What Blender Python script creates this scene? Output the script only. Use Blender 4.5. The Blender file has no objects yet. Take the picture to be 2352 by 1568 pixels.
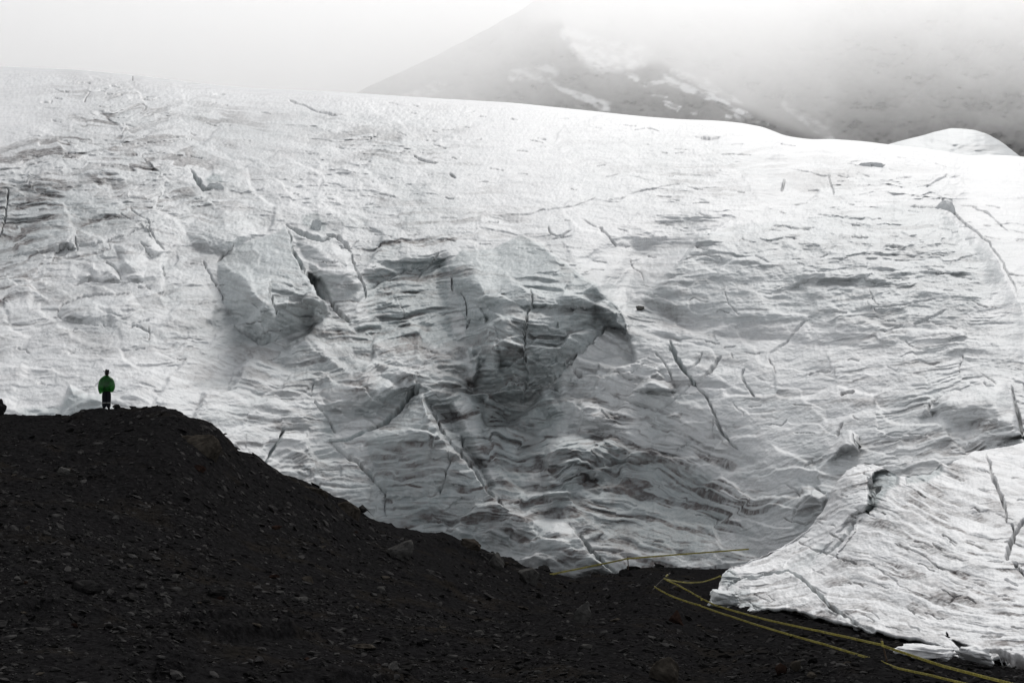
import bpy, bmesh, math, random
import numpy as np
from mathutils import Vector, Matrix, noise as mnoise

scene = bpy.context.scene
COL = scene.collection
R = math.radians

# ------------------------------------------------------------------ camera
# picture coordinates (u right, v down) of a 2352 x 1568 frame are used to lay things out
UW, VH = 2352.0, 1568.0
LENS, SENSOR = 50.0, 36.0
FPX = LENS / SENSOR * UW
PITCH = math.atan(135.0 / FPX)
cam_d = bpy.data.cameras.new('camera')
cam_d.lens = LENS
cam_d.sensor_width = SENSOR
cam_d.clip_start = 0.1
cam_d.clip_end = 60000
cam = bpy.data.objects.new('camera', cam_d)
cam.location = (0, 0, 0)
cam.rotation_euler = (math.pi / 2 + PITCH, 0, 0)
COL.objects.link(cam)
scene.camera = cam

# ------------------------------------------------------------------ sky, sun, exposure
SUN_EL, SUN_AZ = 46.0, 18.0          # azimuth measured from +Y towards +X
world = bpy.data.worlds.new('World')
scene.world = world
world.use_nodes = True
wn = world.node_tree
wn.nodes.clear()
sky = wn.nodes.new('ShaderNodeTexSky')
sky.sky_type = 'NISHITA'
sky.sun_disc = False
sky.sun_elevation = R(SUN_EL)
sky.sun_rotation = R(SUN_AZ)
sky.altitude = 4000
sky.air_density = 1.0
sky.dust_density = 6.0
hs = wn.nodes.new('ShaderNodeHueSaturation')
hs.inputs['Saturation'].default_value = 0.10
bg = wn.nodes.new('ShaderNodeBackground')
bg.inputs['Strength'].default_value = 0.12
wo = wn.nodes.new('ShaderNodeOutputWorld')
wn.links.new(sky.outputs[0], hs.inputs['Color'])
wn.links.new(hs.outputs[0], bg.inputs['Color'])
wn.links.new(bg.outputs[0], wo.inputs['Surface'])

sun_d = bpy.data.lights.new('sun', 'SUN')
sun_d.energy = 1.5
sun_d.angle = R(28)
sun_d.color = (1.0, 0.98, 0.955)
sun = bpy.data.objects.new('sun', sun_d)
sd = Vector((math.sin(R(SUN_AZ)) * math.cos(R(SUN_EL)), math.cos(R(SUN_AZ)) * math.cos(R(SUN_EL)), math.sin(R(SUN_EL))))
sun.rotation_euler = sd.to_track_quat('Z', 'Y').to_euler()
sun.location = sd * 300
COL.objects.link(sun)

scene.view_settings.view_transform = 'Standard'
scene.view_settings.look = 'None'
scene.view_settings.gamma = 1.0
scene.view_settings.exposure = 0.65
scene.cycles.max_bounces = 8
scene.cycles.diffuse_bounces = 3
scene.cycles.volume_bounces = 6
scene.cycles.use_denoising = True

CLOUD_DENSITY = 0.0008

# ------------------------------------------------------------------ helpers
CP, SP = math.cos(PITCH), math.sin(PITCH)

def rays(u, v):
    """unit-y rays through picture points"""
    xc = (np.asarray(u, float) - UW / 2) / FPX
    yc = (VH / 2 - np.asarray(v, float)) / FPX
    dy = CP - yc * SP
    return np.stack([xc / dy, np.ones_like(dy), (SP + yc * CP) / dy], axis=-1)

def at(u, v, d):
    r = rays(u, v)
    return Vector((r[0] * d, d, r[2] * d))

def sstep(a, b, x):
    t = np.clip((x - a) / (b - a), 0, 1)
    return t * t * (3 - 2 * t)

_tab = np.random.RandomState(7).rand(256, 256).astype(np.float32)

def vnoise(x, y, seed=0):
    x = np.asarray(x, np.float32) + seed * 17.37
    y = np.asarray(y, np.float32) + seed * 41.13
    xi = np.floor(x).astype(np.int32)
    yi = np.floor(y).astype(np.int32)
    fx = x - xi
    fy = y - yi
    fx = fx * fx * fx * (fx * (fx * 6 - 15) + 10)
    fy = fy * fy * fy * (fy * (fy * 6 - 15) + 10)
    x0 = xi & 255; x1 = (xi + 1) & 255; y0 = yi & 255; y1 = (yi + 1) & 255
    a = _tab[y0, x0]; b = _tab[y0, x1]; c = _tab[y1, x0]; d = _tab[y1, x1]
    return (a + (b - a) * fx) * (1 - fy) + (c + (d - c) * fx) * fy

def fbm(x, y, seed=0, octv=4, gain=0.5, lac=2.03):
    s = 0; a = 1; t = 0
    for k in range(octv):
        s = s + a * (vnoise(x, y, seed + k * 3) - 0.5)
        t += a
        a *= gain
        x = x * lac; y = y * lac
    return s / t * 2           # about -1..1

def ridged(x, y, seed=0, octv=4, gain=0.5):
    s = 0; a = 1; t = 0
    for k in range(octv):
        n = 1 - np.abs(2 * vnoise(x, y, seed + k * 5) - 1)
        s = s + a * n * n
        t += a
        a *= gain
        x = x * 2.07; y = y * 2.07
    return s / t

def tps_fit(pts, vals, lam=0.0):
    p = np.asarray(pts, float) / 500.0
    n = len(p)
    d = np.linalg.norm(p[:, None] - p[None], axis=-1)
    K = np.where(d > 0, d * d * np.log(d + 1e-12), 0) + lam * np.eye(n)
    A = np.zeros((n + 3, n + 3))
    A[:n, :n] = K
    A[:n, n] = 1; A[:n, n + 1:] = p
    A[n, :n] = 1; A[n + 1:, :n] = p.T
    w = np.linalg.solve(A, np.concatenate([vals, [0, 0, 0]]))
    def ev(u, v):
        u = np.asarray(u, float) / 500.0; v = np.asarray(v, float) / 500.0
        out = w[n] + w[n + 1] * u + w[n + 2] * v
        for i in range(n):
            d2 = (u - p[i, 0]) ** 2 + (v - p[i, 1]) ** 2
            out = out + w[i] * 0.5 * d2 * np.log(d2 + 1e-12)
        return out
    return ev

def tag(o, label=None, cat=None, group=None, kind=None):
    if label: o['label'] = label
    if cat: o['category'] = cat
    if group: o['group'] = group
    if kind: o['kind'] = kind
    return o

def link(o, parent=None):
    COL.objects.link(o)
    if parent is not None:
        o.parent = parent
    return o

def mesh_arrays(name, V, Fq, mat=None, smooth=True, attrs=None, parent=None):
    """V (n,3), Fq (m,k) equal sized polygons"""
    me = bpy.data.meshes.new(name)
    V = np.ascontiguousarray(V, np.float32)
    Fq = np.ascontiguousarray(Fq, np.int32)
    me.vertices.add(len(V))
    me.vertices.foreach_set('co', V.ravel())
    m, k = Fq.shape
    me.loops.add(m * k)
    me.polygons.add(m)
    me.loops.foreach_set('vertex_index', Fq.ravel())
    me.polygons.foreach_set('loop_start', np.arange(0, m * k, k, dtype=np.int32))
    me.polygons.foreach_set('loop_total', np.full(m, k, np.int32))
    me.polygons.foreach_set('use_smooth', np.full(m, smooth, bool))
    for an, av in (attrs or {}).items():
        a = me.attributes.new(an, 'FLOAT', 'POINT')
        a.data.foreach_set('value', np.ascontiguousarray(av, np.float32).ravel())
    me.update(calc_edges=True)
    if mat: me.materials.append(mat)
    o = bpy.data.objects.new(name, me)
    return link(o, parent)

def grid_faces(r, c, flip=False):
    i = np.arange(r * c).reshape(r, c)
    q = np.stack([i[:-1, :-1], i[:-1, 1:], i[1:, 1:], i[1:, :-1]], -1).reshape(-1, 4)
    return q[:, ::-1] if flip else q

def grid_normals(P):
    du = np.gradient(P, axis=1)
    dv = np.gradient(P, axis=0)
    n = np.cross(du, dv)
    n /= np.linalg.norm(n, axis=-1, keepdims=True) + 1e-9
    view = -P
    s = np.sign((n * view).sum(-1, keepdims=True))
    s[s == 0] = 1
    return n * s

def bm_obj(name, bm, mat, parent=None, smooth=False):
    me = bpy.data.meshes.new(name)
    if smooth:
        for f in bm.faces: f.smooth = True
    bm.to_mesh(me)
    bm.free()
    if mat: me.materials.append(mat)
    return link(bpy.data.objects.new(name, me), parent)

# ------------------------------------------------------------------ materials
def new_mat(name):
    m = bpy.data.materials.new(name)
    m.use_nodes = True
    nt = m.node_tree
    b = nt.nodes['Principled BSDF']
    return m, nt, b

def simple_mat(name, col, rough=0.7, spec=0.3, var=0.0, scale=10.0):
    m, nt, b = new_mat(name)
    b.inputs['Roughness'].default_value = rough
    b.inputs['Specular IOR Level'].default_value = spec
    if var <= 0:
        b.inputs['Base Color'].default_value = (*col, 1)
        return m
    tc = nt.nodes.new('ShaderNodeTexCoord')
    n = nt.nodes.new('ShaderNodeTexNoise')
    n.inputs['Scale'].default_value = scale
    n.inputs['Detail'].default_value = 5
    nt.links.new(tc.outputs['Object'], n.inputs['Vector'])
    rp = nt.nodes.new('ShaderNodeValToRGB')
    rp.color_ramp.elements[0].position = 0.3
    rp.color_ramp.elements[1].position = 0.7
    rp.color_ramp.elements[0].color = (*[c * (1 - var) for c in col], 1)
    rp.color_ramp.elements[1].color = (*[min(1, c * (1 + var)) for c in col], 1)
    nt.links.new(n.outputs['Fac'], rp.inputs['Fac'])
    nt.links.new(rp.outputs['Color'], b.inputs['Base Color'])
    return m

def mixc(nt, fac, a, b):
    n = nt.nodes.new('ShaderNodeMix')
    n.data_type = 'RGBA'
    def put(sock, x):
        if isinstance(x, (tuple, list)): sock.default_value = (*x, 1) if len(x) == 3 else x
        elif isinstance(x, (int, float)): sock.default_value = x
        else: nt.links.new(x, sock)
    put(n.inputs['Factor'], fac)
    put(n.inputs['A'], a)
    put(n.inputs['B'], b)
    return n.outputs['Result']

def maprange(nt, x, a, b, c=0.0, d=1.0):
    n = nt.nodes.new('ShaderNodeMapRange')
    n.interpolation_type = 'SMOOTHSTEP'
    nt.links.new(x, n.inputs['Value'])
    n.inputs['From Min'].default_value = a
    n.inputs['From Max'].default_value = b
    n.inputs['To Min'].default_value = c
    n.inputs['To Max'].default_value = d
    return n.outputs['Result']

def mathn(nt, op, a, b):
    n = nt.nodes.new('ShaderNodeMath')
    n.operation = op
    for i, x in enumerate((a, b)):
        if isinstance(x, (int, float)): n.inputs[i].default_value = x
        else: nt.links.new(x, n.inputs[i])
    return n.outputs[0]

def noise_node(nt, vec, scale, detail=5, rough=0.55):
    n = nt.nodes.new('ShaderNodeTexNoise')
    n.inputs['Scale'].default_value = scale
    n.inputs['Detail'].default_value = detail
    n.inputs['Roughness'].default_value = rough
    nt.links.new(vec, n.inputs['Vector'])
    return n.outputs['Fac']

def attr_node(nt, name):
    n = nt.nodes.new('ShaderNodeAttribute')
    n.attribute_name = name
    return n.outputs['Fac']

def ice_material(name, grain, bump_d):
    m, nt, b = new_mat(name)
    geo = nt.nodes.new('ShaderNodeNewGeometry')
    pos = geo.outputs['Position']
    n1 = noise_node(nt, pos, grain, 6, 0.6)
    n2 = noise_node(nt, pos, grain * 0.22, 5, 0.6)
    dirt = attr_node(nt, 'dirt')
    ice = attr_node(nt, 'ice')
    snow = mixc(nt, maprange(nt, n2, 0.3, 0.7), (0.72, 0.728, 0.735), (0.80, 0.803, 0.805))
    bare = mixc(nt, maprange(nt, n1, 0.3, 0.7), (0.34, 0.385, 0.395), (0.51, 0.55, 0.552))
    c = mixc(nt, ice, snow, bare)
    # layered ash, grit and painted shade, broken up by the grain of the snow
    dn = mathn(nt, 'MULTIPLY', dirt, maprange(nt, n1, 0.25, 0.75, 0.45, 1.35))
    dn = mathn(nt, 'MINIMUM', dn, 0.96)
    grit = mixc(nt, maprange(nt, n2, 0.35, 0.65), (0.085, 0.078, 0.078), (0.14, 0.12, 0.115))
    c = mixc(nt, dn, c, grit)
    nt.links.new(c, b.inputs['Base Color'])
    b.inputs['Roughness'].default_value = 0.62
    b.inputs['Specular IOR Level'].default_value = 0.25
    bp = nt.nodes.new('ShaderNodeBump')
    bp.inputs['Strength'].default_value = 0.6
    bp.inputs['Distance'].default_value = bump_d
    nt.links.new(n1, bp.inputs['Height'])
    nt.links.new(bp.outputs['Normal'], b.inputs['Normal'])
    return m

M_ICE = ice_material('glacier_ice', 1.6, 0.25)
M_ICE_NEAR = ice_material('tongue_ice', 4.5, 0.08)

def rock_ground_material():
    m, nt, b = new_mat('scree')
    geo = nt.nodes.new('ShaderNodeNewGeometry')
    pos = geo.outputs['Position']
    n1 = noise_node(nt, pos, 6.0, 7, 0.65)
    n2 = noise_node(nt, pos, 0.35, 4, 0.6)
    c = mixc(nt, maprange(nt, n1, 0.3, 0.72), (0.0052, 0.0050, 0.0053), (0.0175, 0.0170, 0.0175))
    c2 = mixc(nt, maprange(nt, n1, 0.3, 0.72), (0.0085, 0.0076, 0.0068), (0.0225, 0.0200, 0.0178))
    c = mixc(nt, maprange(nt, n2, 0.52, 0.68), c, c2)
    nt.links.new(c, b.inputs['Base Color'])
    b.inputs['Roughness'].default_value = 0.9
    b.inputs['Specular IOR Level'].default_value = 0.0
    bp = nt.nodes.new('ShaderNodeBump')
    bp.inputs['Strength'].default_value = 0.9
    bp.inputs['Distance'].default_value = 0.08
    nt.links.new(n1, bp.inputs['Height'])
    nt.links.new(bp.outputs['Normal'], b.inputs['Normal'])
    return m
M_SCREE = rock_ground_material()

def stone_material(name, a, bcol, scale=4.0):
    m, nt, b = new_mat(name)
    geo = nt.nodes.new('ShaderNodeNewGeometry')
    n1 = noise_node(nt, geo.outputs['Position'], scale, 6, 0.65)
    oi = nt.nodes.new('ShaderNodeAttribute')
    oi.attribute_name = 'tone'
    c = mixc(nt, maprange(nt, n1, 0.3, 0.7), a, bcol)
    k = maprange(nt, oi.outputs['Fac'], 0.0, 1.0, 0.6, 1.9)
    hsv = nt.nodes.new('ShaderNodeHueSaturation')
    nt.links.new(c, hsv.inputs['Color'])
    nt.links.new(k, hsv.inputs['Value'])
    nt.links.new(hsv.outputs[0], b.inputs['Base Color'])
    b.inputs['Roughness'].default_value = 0.8
    b.inputs['Specular IOR Level'].default_value = 0.0
    bp = nt.nodes.new('ShaderNodeBump')
    bp.inputs['Strength'].default_value = 0.7
    bp.inputs['Distance'].default_value = 0.03
    nt.links.new(n1, bp.inputs['Height'])
    nt.links.new(bp.outputs['Normal'], b.inputs['Normal'])
    return m

# ------------------------------------------------------------------ canvas: relief of the ice laid out in picture coordinates
U0, V0, CU, CV = -300, 100, 2950, 1460
gu, gv = np.meshgrid(np.arange(U0, U0 + CU, dtype=np.float32), np.arange(V0, V0 + CV, dtype=np.float32))
_wx = 7 * fbm(gu / 70, gv / 55, 11, 3) + 2.6 * fbm(gu / 14, gv / 12, 12, 3)
_wy = 6 * fbm(gu / 70, gv / 55, 21, 3) + 2.2 * fbm(gu / 14, gv / 12, 22, 3)
wu = gu + _wx
wv = gv + _wy

class Canvas:
    def __init__(s):
        s.disp = np.zeros((CV, CU), np.float32)     # relief along the normal, in picture px
        s.macro = np.zeros((CV, CU), np.float32)    # relief towards the viewer, in picture px
        s.warp = np.zeros((CV, CU), np.float32)     # relief that steps with the slope: ledges, swells
        s.dirt = np.zeros((CV, CU), np.float32)  # ash and grit, plus shade painted into gashes and under the tongue
        s.ice = np.zeros((CV, CU), np.float32)

def bbox(pts, pad):
    p = np.asarray(pts, float)
    a = max(0, int(p[:, 0].min() - pad - U0)); b = min(CU, int(p[:, 0].max() + pad - U0) + 1)
    c = max(0, int(p[:, 1].min() - pad - V0)); d = min(CV, int(p[:, 1].max() + pad - V0) + 1)
    return slice(c, max(d, c)), slice(a, max(a, b))

def pl_dist(pts, U, V):
    """distance, side and arc parameter to a polyline"""
    best = np.full(U.shape, 1e9, np.float32)
    side = np.zeros_like(best)
    par = np.zeros_like(best)
    n = len(pts) - 1
    for i in range(n):
        (x0, y0), (x1, y1) = pts[i][:2], pts[i + 1][:2]
        dx, dy = x1 - x0, y1 - y0
        L2 = dx * dx + dy * dy + 1e-6
        t = np.clip(((U - x0) * dx + (V - y0) * dy) / L2, 0, 1)
        ex = U - (x0 + t * dx); ey = V - (y0 + t * dy)
        d = np.sqrt(ex * ex + ey * ey)
        m = d < best
        best = np.where(m, d, best)
        side = np.where(m, np.sign(dx * ey - dy * ex), side)
        par = np.where(m, (i + t) / n, par)
    return best, side, par

def crack(cv, pts, w=4, depth=8, step=0.0, L=40, ice=0.0, dirt=0.0, taper=True, raw=False):
    """a gash in the surface; w may be a list along the line; step lifts the right hand side of the line"""
    ww = np.atleast_1d(np.asarray(w, float))
    pad = ww.max() * 2 + 16 + (3 * L if step else 0)
    sl = bbox(pts, pad)
    U, V = (gu[sl], gv[sl]) if raw else (wu[sl], wv[sl])
    if U.size == 0: return
    d, sd_, t = pl_dist(pts, U, V)
    wid = np.interp(t, np.linspace(0, 1, len(ww)), ww) if len(ww) > 1 else np.full_like(d, ww[0])
    if taper:
        wid = wid * np.clip(np.minimum(t, 1 - t) * 9 + 0.25, 0, 1)
    wid = wid * 0.8 * (0.6 + 0.9 * vnoise(gu[sl] / 9, gv[sl] / 9, 31)) * 0.5
    prof = 1 - sstep(0.55, 1.05, d / (wid + 1e-3))
    dep = 2.0 * depth * np.clip(wid * 2 / max(ww.max(), 1e-3), 0.25, 1)
    cv.disp[sl] -= dep * prof
    if step:
        s = step * np.where(sd_ > 0, 1, 0) * np.exp(-d / L) * np.clip(np.minimum(t, 1 - t) * 6, 0, 1)
        cv.disp[sl] += s
    if ice: cv.ice[sl] = np.maximum(cv.ice[sl], ice * (1 - sstep(0.8, 2.0, d / (wid + 1e-3))))
    if dirt: cv.dirt[sl] = np.maximum(cv.dirt[sl], dirt * (1 - sstep(0.6, 1.5, d / (wid + 1e-3))))  # darkness inside the gash, painted into the colour

def poly_sd(pts, U, V):
    """signed distance to a polygon, positive inside"""
    n = len(pts)
    d, _, _ = pl_dist(list(pts) + [pts[0]], U, V)
    ins = np.zeros(U.shape, bool)
    j = n - 1
    for i in range(n):
        xi, yi = pts[i]; xj, yj = pts[j]
        c = ((yi > V) != (yj > V)) & (U < (xj - xi) * (V - yi) / (yj - yi + 1e-9) + xi)
        ins ^= c
        j = i
    return np.where(ins, d, -d)

def paint(arr, pts, val, feather=20, mode='max'):
    sl = bbox(pts, feather + 12)
    sd_ = poly_sd(pts, wu[sl], wv[sl])
    f = sstep(-feather, feather, sd_)
    if mode == 'max': arr[sl] = np.maximum(arr[sl], val * f)
    elif mode == 'add': arr[sl] += val * f
    elif mode == 'mul': arr[sl] *= 1 + (val - 1) * f
    elif mode == 'set': arr[sl] += (val - arr[sl]) * f

def block(cv, pts, slopes, cap, rnd=6, macro=True):
    """a block standing out of the slope: each polygon edge rises with its own slope up to a cap"""
    sl = bbox(pts, 20)
    U, V = wu[sl], wv[sl]
    sd_ = poly_sd(pts, U, V)
    n = len(pts)
    h = np.full(U.shape, float(cap), np.float32)
    area = sum(pts[i][0] * pts[(i + 1) % n][1] - pts[(i + 1) % n][0] * pts[i][1] for i in range(n))
    for i in range(n):
        d, _, _ = pl_dist([pts[i], pts[(i + 1) % n]], U, V)
        x = slopes[i % len(slopes)] * d
        k = np.clip(0.5 + 0.5 * (h - x) / rnd, 0, 1)      # smooth minimum
        h = h * (1 - k) + x * k - rnd * k * (1 - k)
    h = np.where(sd_ > 0, np.maximum(h, 0), 0)
    (cv.macro if macro else cv.disp)[sl] += h

def phase_field(ctrl):
    """a function that grows across the layers, from hand placed layer directions (u, v, degrees, positive sinks to the right)"""
    st = 16
    cu = np.arange(U0, U0 + CU + st, st, dtype=float); cvv = np.arange(V0, V0 + CV + st, st, dtype=float)
    X, Y = np.meshgrid(cu, cvv)
    sx = np.zeros_like(X); sy = np.zeros_like(X)
    for (a, b, deg) in ctrl:
        w = 1.0 / (((X - a) ** 2 + (Y - b) ** 2) / 100.0 ** 2 + 0.05) ** 1.6
        sx += w * math.cos(2 * R(deg)); sy += w * math.sin(2 * R(deg))
    th = 0.5 * np.arctan2(sy, sx)
    gx, gy = -np.sin(th), np.cos(th)
    ph = Y.copy()
    # least squares integration of the directions
    bx = 0.5 * (gx[:, 1:] + gx[:, :-1]) * st
    by = 0.5 * (gy[1:] + gy[:-1]) * st
    cnt = np.zeros_like(X); cnt[:, 1:] += 1; cnt[:, :-1] += 1; cnt[1:] += 1; cnt[:-1] += 1
    for it in range(2500):
        s = np.zeros_like(X)
        s[:, 1:] += ph[:, :-1] + bx
        s[:, :-1] += ph[:, 1:] - bx
        s[1:] += ph[:-1] + by
        s[:-1] += ph[1:] - by
        ph = s / cnt
    return bilin(ph, (gu - U0) / st, (gv - V0) / st)

def bilin(a, x, y):
    h, w = a.shape
    x = np.clip(x, 0, w - 1.001); y = np.clip(y, 0, h - 1.001)
    i = x.astype(np.int32); j = y.astype(np.int32)
    fx = (x - i).astype(np.float32); fy = (y - j).astype(np.float32)
    return (a[j, i] * (1 - fx) + a[j, i + 1] * fx) * (1 - fy) + (a[j + 1, i] * (1 - fx) + a[j + 1, i + 1] * fx) * fy

def idw(ctrl):
    """smooth map from (u, v, value) spots"""
    st = 20
    cu = np.arange(U0, U0 + CU + st, st, dtype=float); cvv = np.arange(V0, V0 + CV + st, st, dtype=float)
    X, Y = np.meshgrid(cu, cvv)
    a = np.zeros_like(X); b = np.zeros_like(X)
    for (x, y, val) in ctrl:
        w = 1.0 / (((X - x) ** 2 + (Y - y) ** 2) / 90.0 ** 2 + 0.15) ** 1.5
        a += w * val; b += w
    return bilin(a / b, (gu - U0) / st, (gv - V0) / st)

def strata(ph, lam, seed, along):
    return vnoise(ph / lam, along / (lam * 17.0), seed) - 0.5

# ------------------------------------------------------------------ main glacier
SKY = [(-1000, 125), (-300, 138), (0, 153), (170, 160), (300, 172), (400, 184), (476, 194), (588, 204), (700, 208), (813, 214), (1000, 226), (1176, 236), (1330, 252),
       (1470, 267), (1560, 274), (1642, 277), (1700, 282), (1764, 294), (1785, 306), (1801, 312), (1864, 321), (1904, 319), (1989, 325),
       (2039, 332), (2102, 338), (2189, 350), (2214, 358), (2289, 355), (2352, 360), (2480, 375), (2650, 392), (3700, 470)]
BOT = [(-1000, 1400), (-300, 1400), (1150, 1400), (1290, 1345), (1330, 1338), (1420, 1324), (1500, 1312), (1600, 1304), (1690, 1292), (1850, 1280), (2650, 1280), (3700, 1280)]

G = Canvas()

# ---- layer directions
lay = [(-200, 500, -12), (100, 450, -14), (300, 420, -16), (150, 620, -18), (350, 600, -14), (250, 760, 10), (60, 760, -12), (80, 860, -2), (300, 850, 6), (450, 700, 8),
       (560, 620, 24), (560, 760, 16), (640, 590, 28), (420, 900, 4), (600, 900, -6), (560, 1000, 4),
       (900, 680, -8), (980, 640, -10), (960, 720, -6), (900, 780, -4), (1000, 800, -4), (1100, 700, 4), (1200, 640, 6), (1180, 780, 4), (1300, 700, 6), (800, 900, -12), (700, 1000, -4),
       (900, 1060, 6), (1000, 960, -18), (950, 1130, -4), (1040, 1190, 0), (1250, 900, -30), (1350, 880, -18), (1450, 860, 4), (1550, 900, 6), (1650, 850, 2),
       (1300, 960, 8), (1400, 990, 18), (1550, 1000, 26), (1650, 1080, 28), (1280, 1080, 2), (1380, 1120, 10), (1450, 1180, 14), (1550, 1160, 14), (1350, 1250, 6), (1600, 1230, 22),
       (1600, 700, -4), (1750, 600, 0), (1850, 520, 8), (2050, 560, 14), (2200, 650, 22), (1900, 720, -4), (2100, 760, -6), (2300, 760, 10), (2000, 880, -14), (2150, 930, -28),
       (1900, 1000, -34), (2250, 950, -36), (2320, 980, -10), (1800, 1120, -40), (1750, 1000, -14), (2000, 1040, -32),
       (200, 250, 4), (700, 280, 5), (1200, 330, 5), (1700, 380, 6), (2200, 420, 8), (1300, 480, 2), (700, 430, -4), (900, 480, 2), (2500, 600, 20), (2500, 900, -30)]
ph = phase_field(lay)
ph = ph + 9 * fbm(gu / 120, gv / 70, 41, 3) + 3.0 * fbm(gu / 30, gv / 18, 44, 2)
# folds low in the middle of the ice
fold = np.exp(-((gu - 1290) / 130) ** 2 - ((gv - 1130) / 110) ** 2)
ph = ph + fold * 9 * np.sin(gu / 31 + gv / 40 + 2 * fbm(gu / 90, gv / 90, 42, 2))
along = gu + 20 * fbm(gu / 200, gv / 200, 47, 2)

# facets of broken ice between the named blocks: tilted cells, firm where the ice is steep
def facets(size, seed, su=1.0, sv=1.0):
    g_ = np.random.RandomState(seed)
    nx, ny = int(CU / (size * su)) + 3, int(CV / (size * sv)) + 3
    jx, jy = g_.rand(ny, nx), g_.rand(ny, nx)
    tx, ty, tz = g_.normal(0, 1, (3, ny, nx))
    X = (wu - U0 + 10 * fbm(gu / 60, gv / 40, seed, 3)) / (size * su); Y = (wv - V0 - 0.18 * (gu - 1200) * 0) / (size * sv)
    xi, yi = np.floor(X).astype(int), np.floor(Y).astype(int)
    best = np.full(X.shape, 9.0, np.float32); h = np.zeros_like(best); tl = np.zeros_like(best)
    for oy in (-1, 0, 1):
        for ox in (-1, 0, 1):
            cx_, cy_ = np.clip(xi + ox, 0, nx - 1), np.clip(yi + oy, 0, ny - 1)
            dx, dy = X - (cx_ + jx[cy_, cx_]), Y - (cy_ + jy[cy_, cx_])
            d = dx * dx + dy * dy
            hh = tx[cy_, cx_] * dx * .5 - (0.6 + .5 * np.abs(ty[cy_, cx_])) * dy + 0.35 * tz[cy_, cx_]
            k = 1 / (1 + np.exp(np.clip((d - best) / 0.035, -30, 30)))      # soft border
            h = h * (1 - k) + hh * k
            tl = tl * (1 - k) + (tx[cy_, cx_] * dx + .5 * tz[cy_, cx_]) * k
            best = np.minimum(best, d)
    return h, tl
fac = idw([(0, 250, .05), (600, 300, .05), (1200, 380, .04), (1800, 400, .1), (2300, 430, .2), (100, 450, .7), (300, 520, 1.0), (500, 480, .9), (200, 620, 1.0), (420, 640, 1.0), (100, 760, .6), (300, 800, .5), (100, 880, .35), (450, 880, .5), (600, 480, .6), (800, 470, .5), (1000, 500, .25), (1250, 500, .2), (1420, 560, .2), (600, 850, .8), (800, 900, 1.0), (950, 860, 1.0), (1000, 700, .3),
           (1120, 820, 1.7), (1200, 900, 1.9), (1150, 1050, 1.7), (1330, 860, 1.0), (1500, 840, .8), (1250, 700, .5), (1450, 980, .7), (1350, 1050, .9), (1000, 1080, .6), (850, 1050, .8), (1550, 1100, .5), (1650, 900, .5), (1700, 700, .25), (1900, 600, .4), (2100, 550, .4), (1900, 780, .3), (2200, 800, .35), (2150, 950, .6), (1850, 1120, .8), (1750, 1000, .3), (1500, 480, .15), (1750, 430, .25), (1950, 430, .4), (2330, 600, .2)])
F1, L1 = facets(92, 3, 1.25, .8)
F2, L2 = facets(46, 4, 1.4, .75)
G.macro += fac * (7.0 * F1 + 2.2 * F2)
ph = ph + np.minimum(fac, 1.4) * (20 * L1 + 7 * L2)
# how strongly the layers stand out, how rough the surface is, how much ash shows
amp = idw([(0, 250, .2), (500, 260, .15), (1200, 320, .10), (900, 420, .12), (1300, 420, .12), (1800, 380, .3), (2300, 420, .3), (60, 470, 1.6), (20, 540, 1.6), (180, 500, 1.3), (300, 500, 1.0), (300, 540, .7), (450, 480, .35), (250, 700, .6), (100, 850, .85), (350, 850, .9),
           (560, 640, .7), (600, 720, .9), (750, 600, .4), (750, 450, .3), (820, 555, .35), (900, 540, .35), (1000, 535, .3), (930, 690, 2.2), (1000, 760, 2.0), (880, 640, 1.7), (980, 640, 2.0), (1080, 700, .7), (1200, 620, .8), (1200, 750, 1.2), (1300, 720, .9), (1380, 640, .4), (1250, 470, .2), (1400, 560, .25),
           (560, 900, .9), (700, 900, 1.0), (900, 880, .9), (850, 960, .5), (900, 1060, .9), (700, 1060, .7), (1000, 1150, .8), (1150, 950, 1.1), (1150, 1060, 1.0), (1250, 870, .8), (1400, 850, .7), (1450, 990, 1.2), (1600, 1060, 1.1), (1320, 1050, 1.5), (1300, 1180, 1.3), (1450, 1180, 1.3), (1250, 1260, .9), (1600, 1200, .9),
           (1600, 880, .7), (1700, 700, .4), (1900, 600, .8), (2050, 520, .8), (2150, 640, .7), (1800, 800, .5), (2000, 800, .55), (2250, 800, .5), (1750, 1000, .45), (1900, 900, .35), (2150, 950, 1.1), (2300, 980, 1.3), (1950, 1050, .9), (1820, 1130, 1.0), (2340, 600, .3)])
s1 = strata(ph, 30, 51, along); s2 = strata(ph, 14, 53, along); s3 = strata(ph, 7, 55, along); s4 = strata(ph, 3.6, 57, along)
th = lambda x, k: np.tanh(k * x)
fine = idw([(200, 600, .3), (200, 850, .7), (600, 650, .4), (900, 700, .5), (1200, 700, .6), (700, 950, .7), (950, 1050, .8), (1150, 1000, .9), (1350, 950, 1.3), (1450, 1100, 1.6), (1300, 1200, 1.3), (1600, 1050, 1.4), (1700, 800, .5), (2000, 600, .5), (2150, 950, 1.2), (1200, 350, .3), (2300, 450, .3)])
led = 3.0 * th(s1, 3.5) * (1.2 - .4 * fine) + 3.4 * th(s2, 4) + (1.4 + 1.2 * fine) * th(s3, 4) + (.6 + 1.5 * fine) * th(s4, 3)
patch = sstep(-0.35, 0.45, fbm(gu / 80, gv / 45, 61, 3))
G.warp += amp * (0.30 + 0.85 * patch) * led * 1.0
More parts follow.
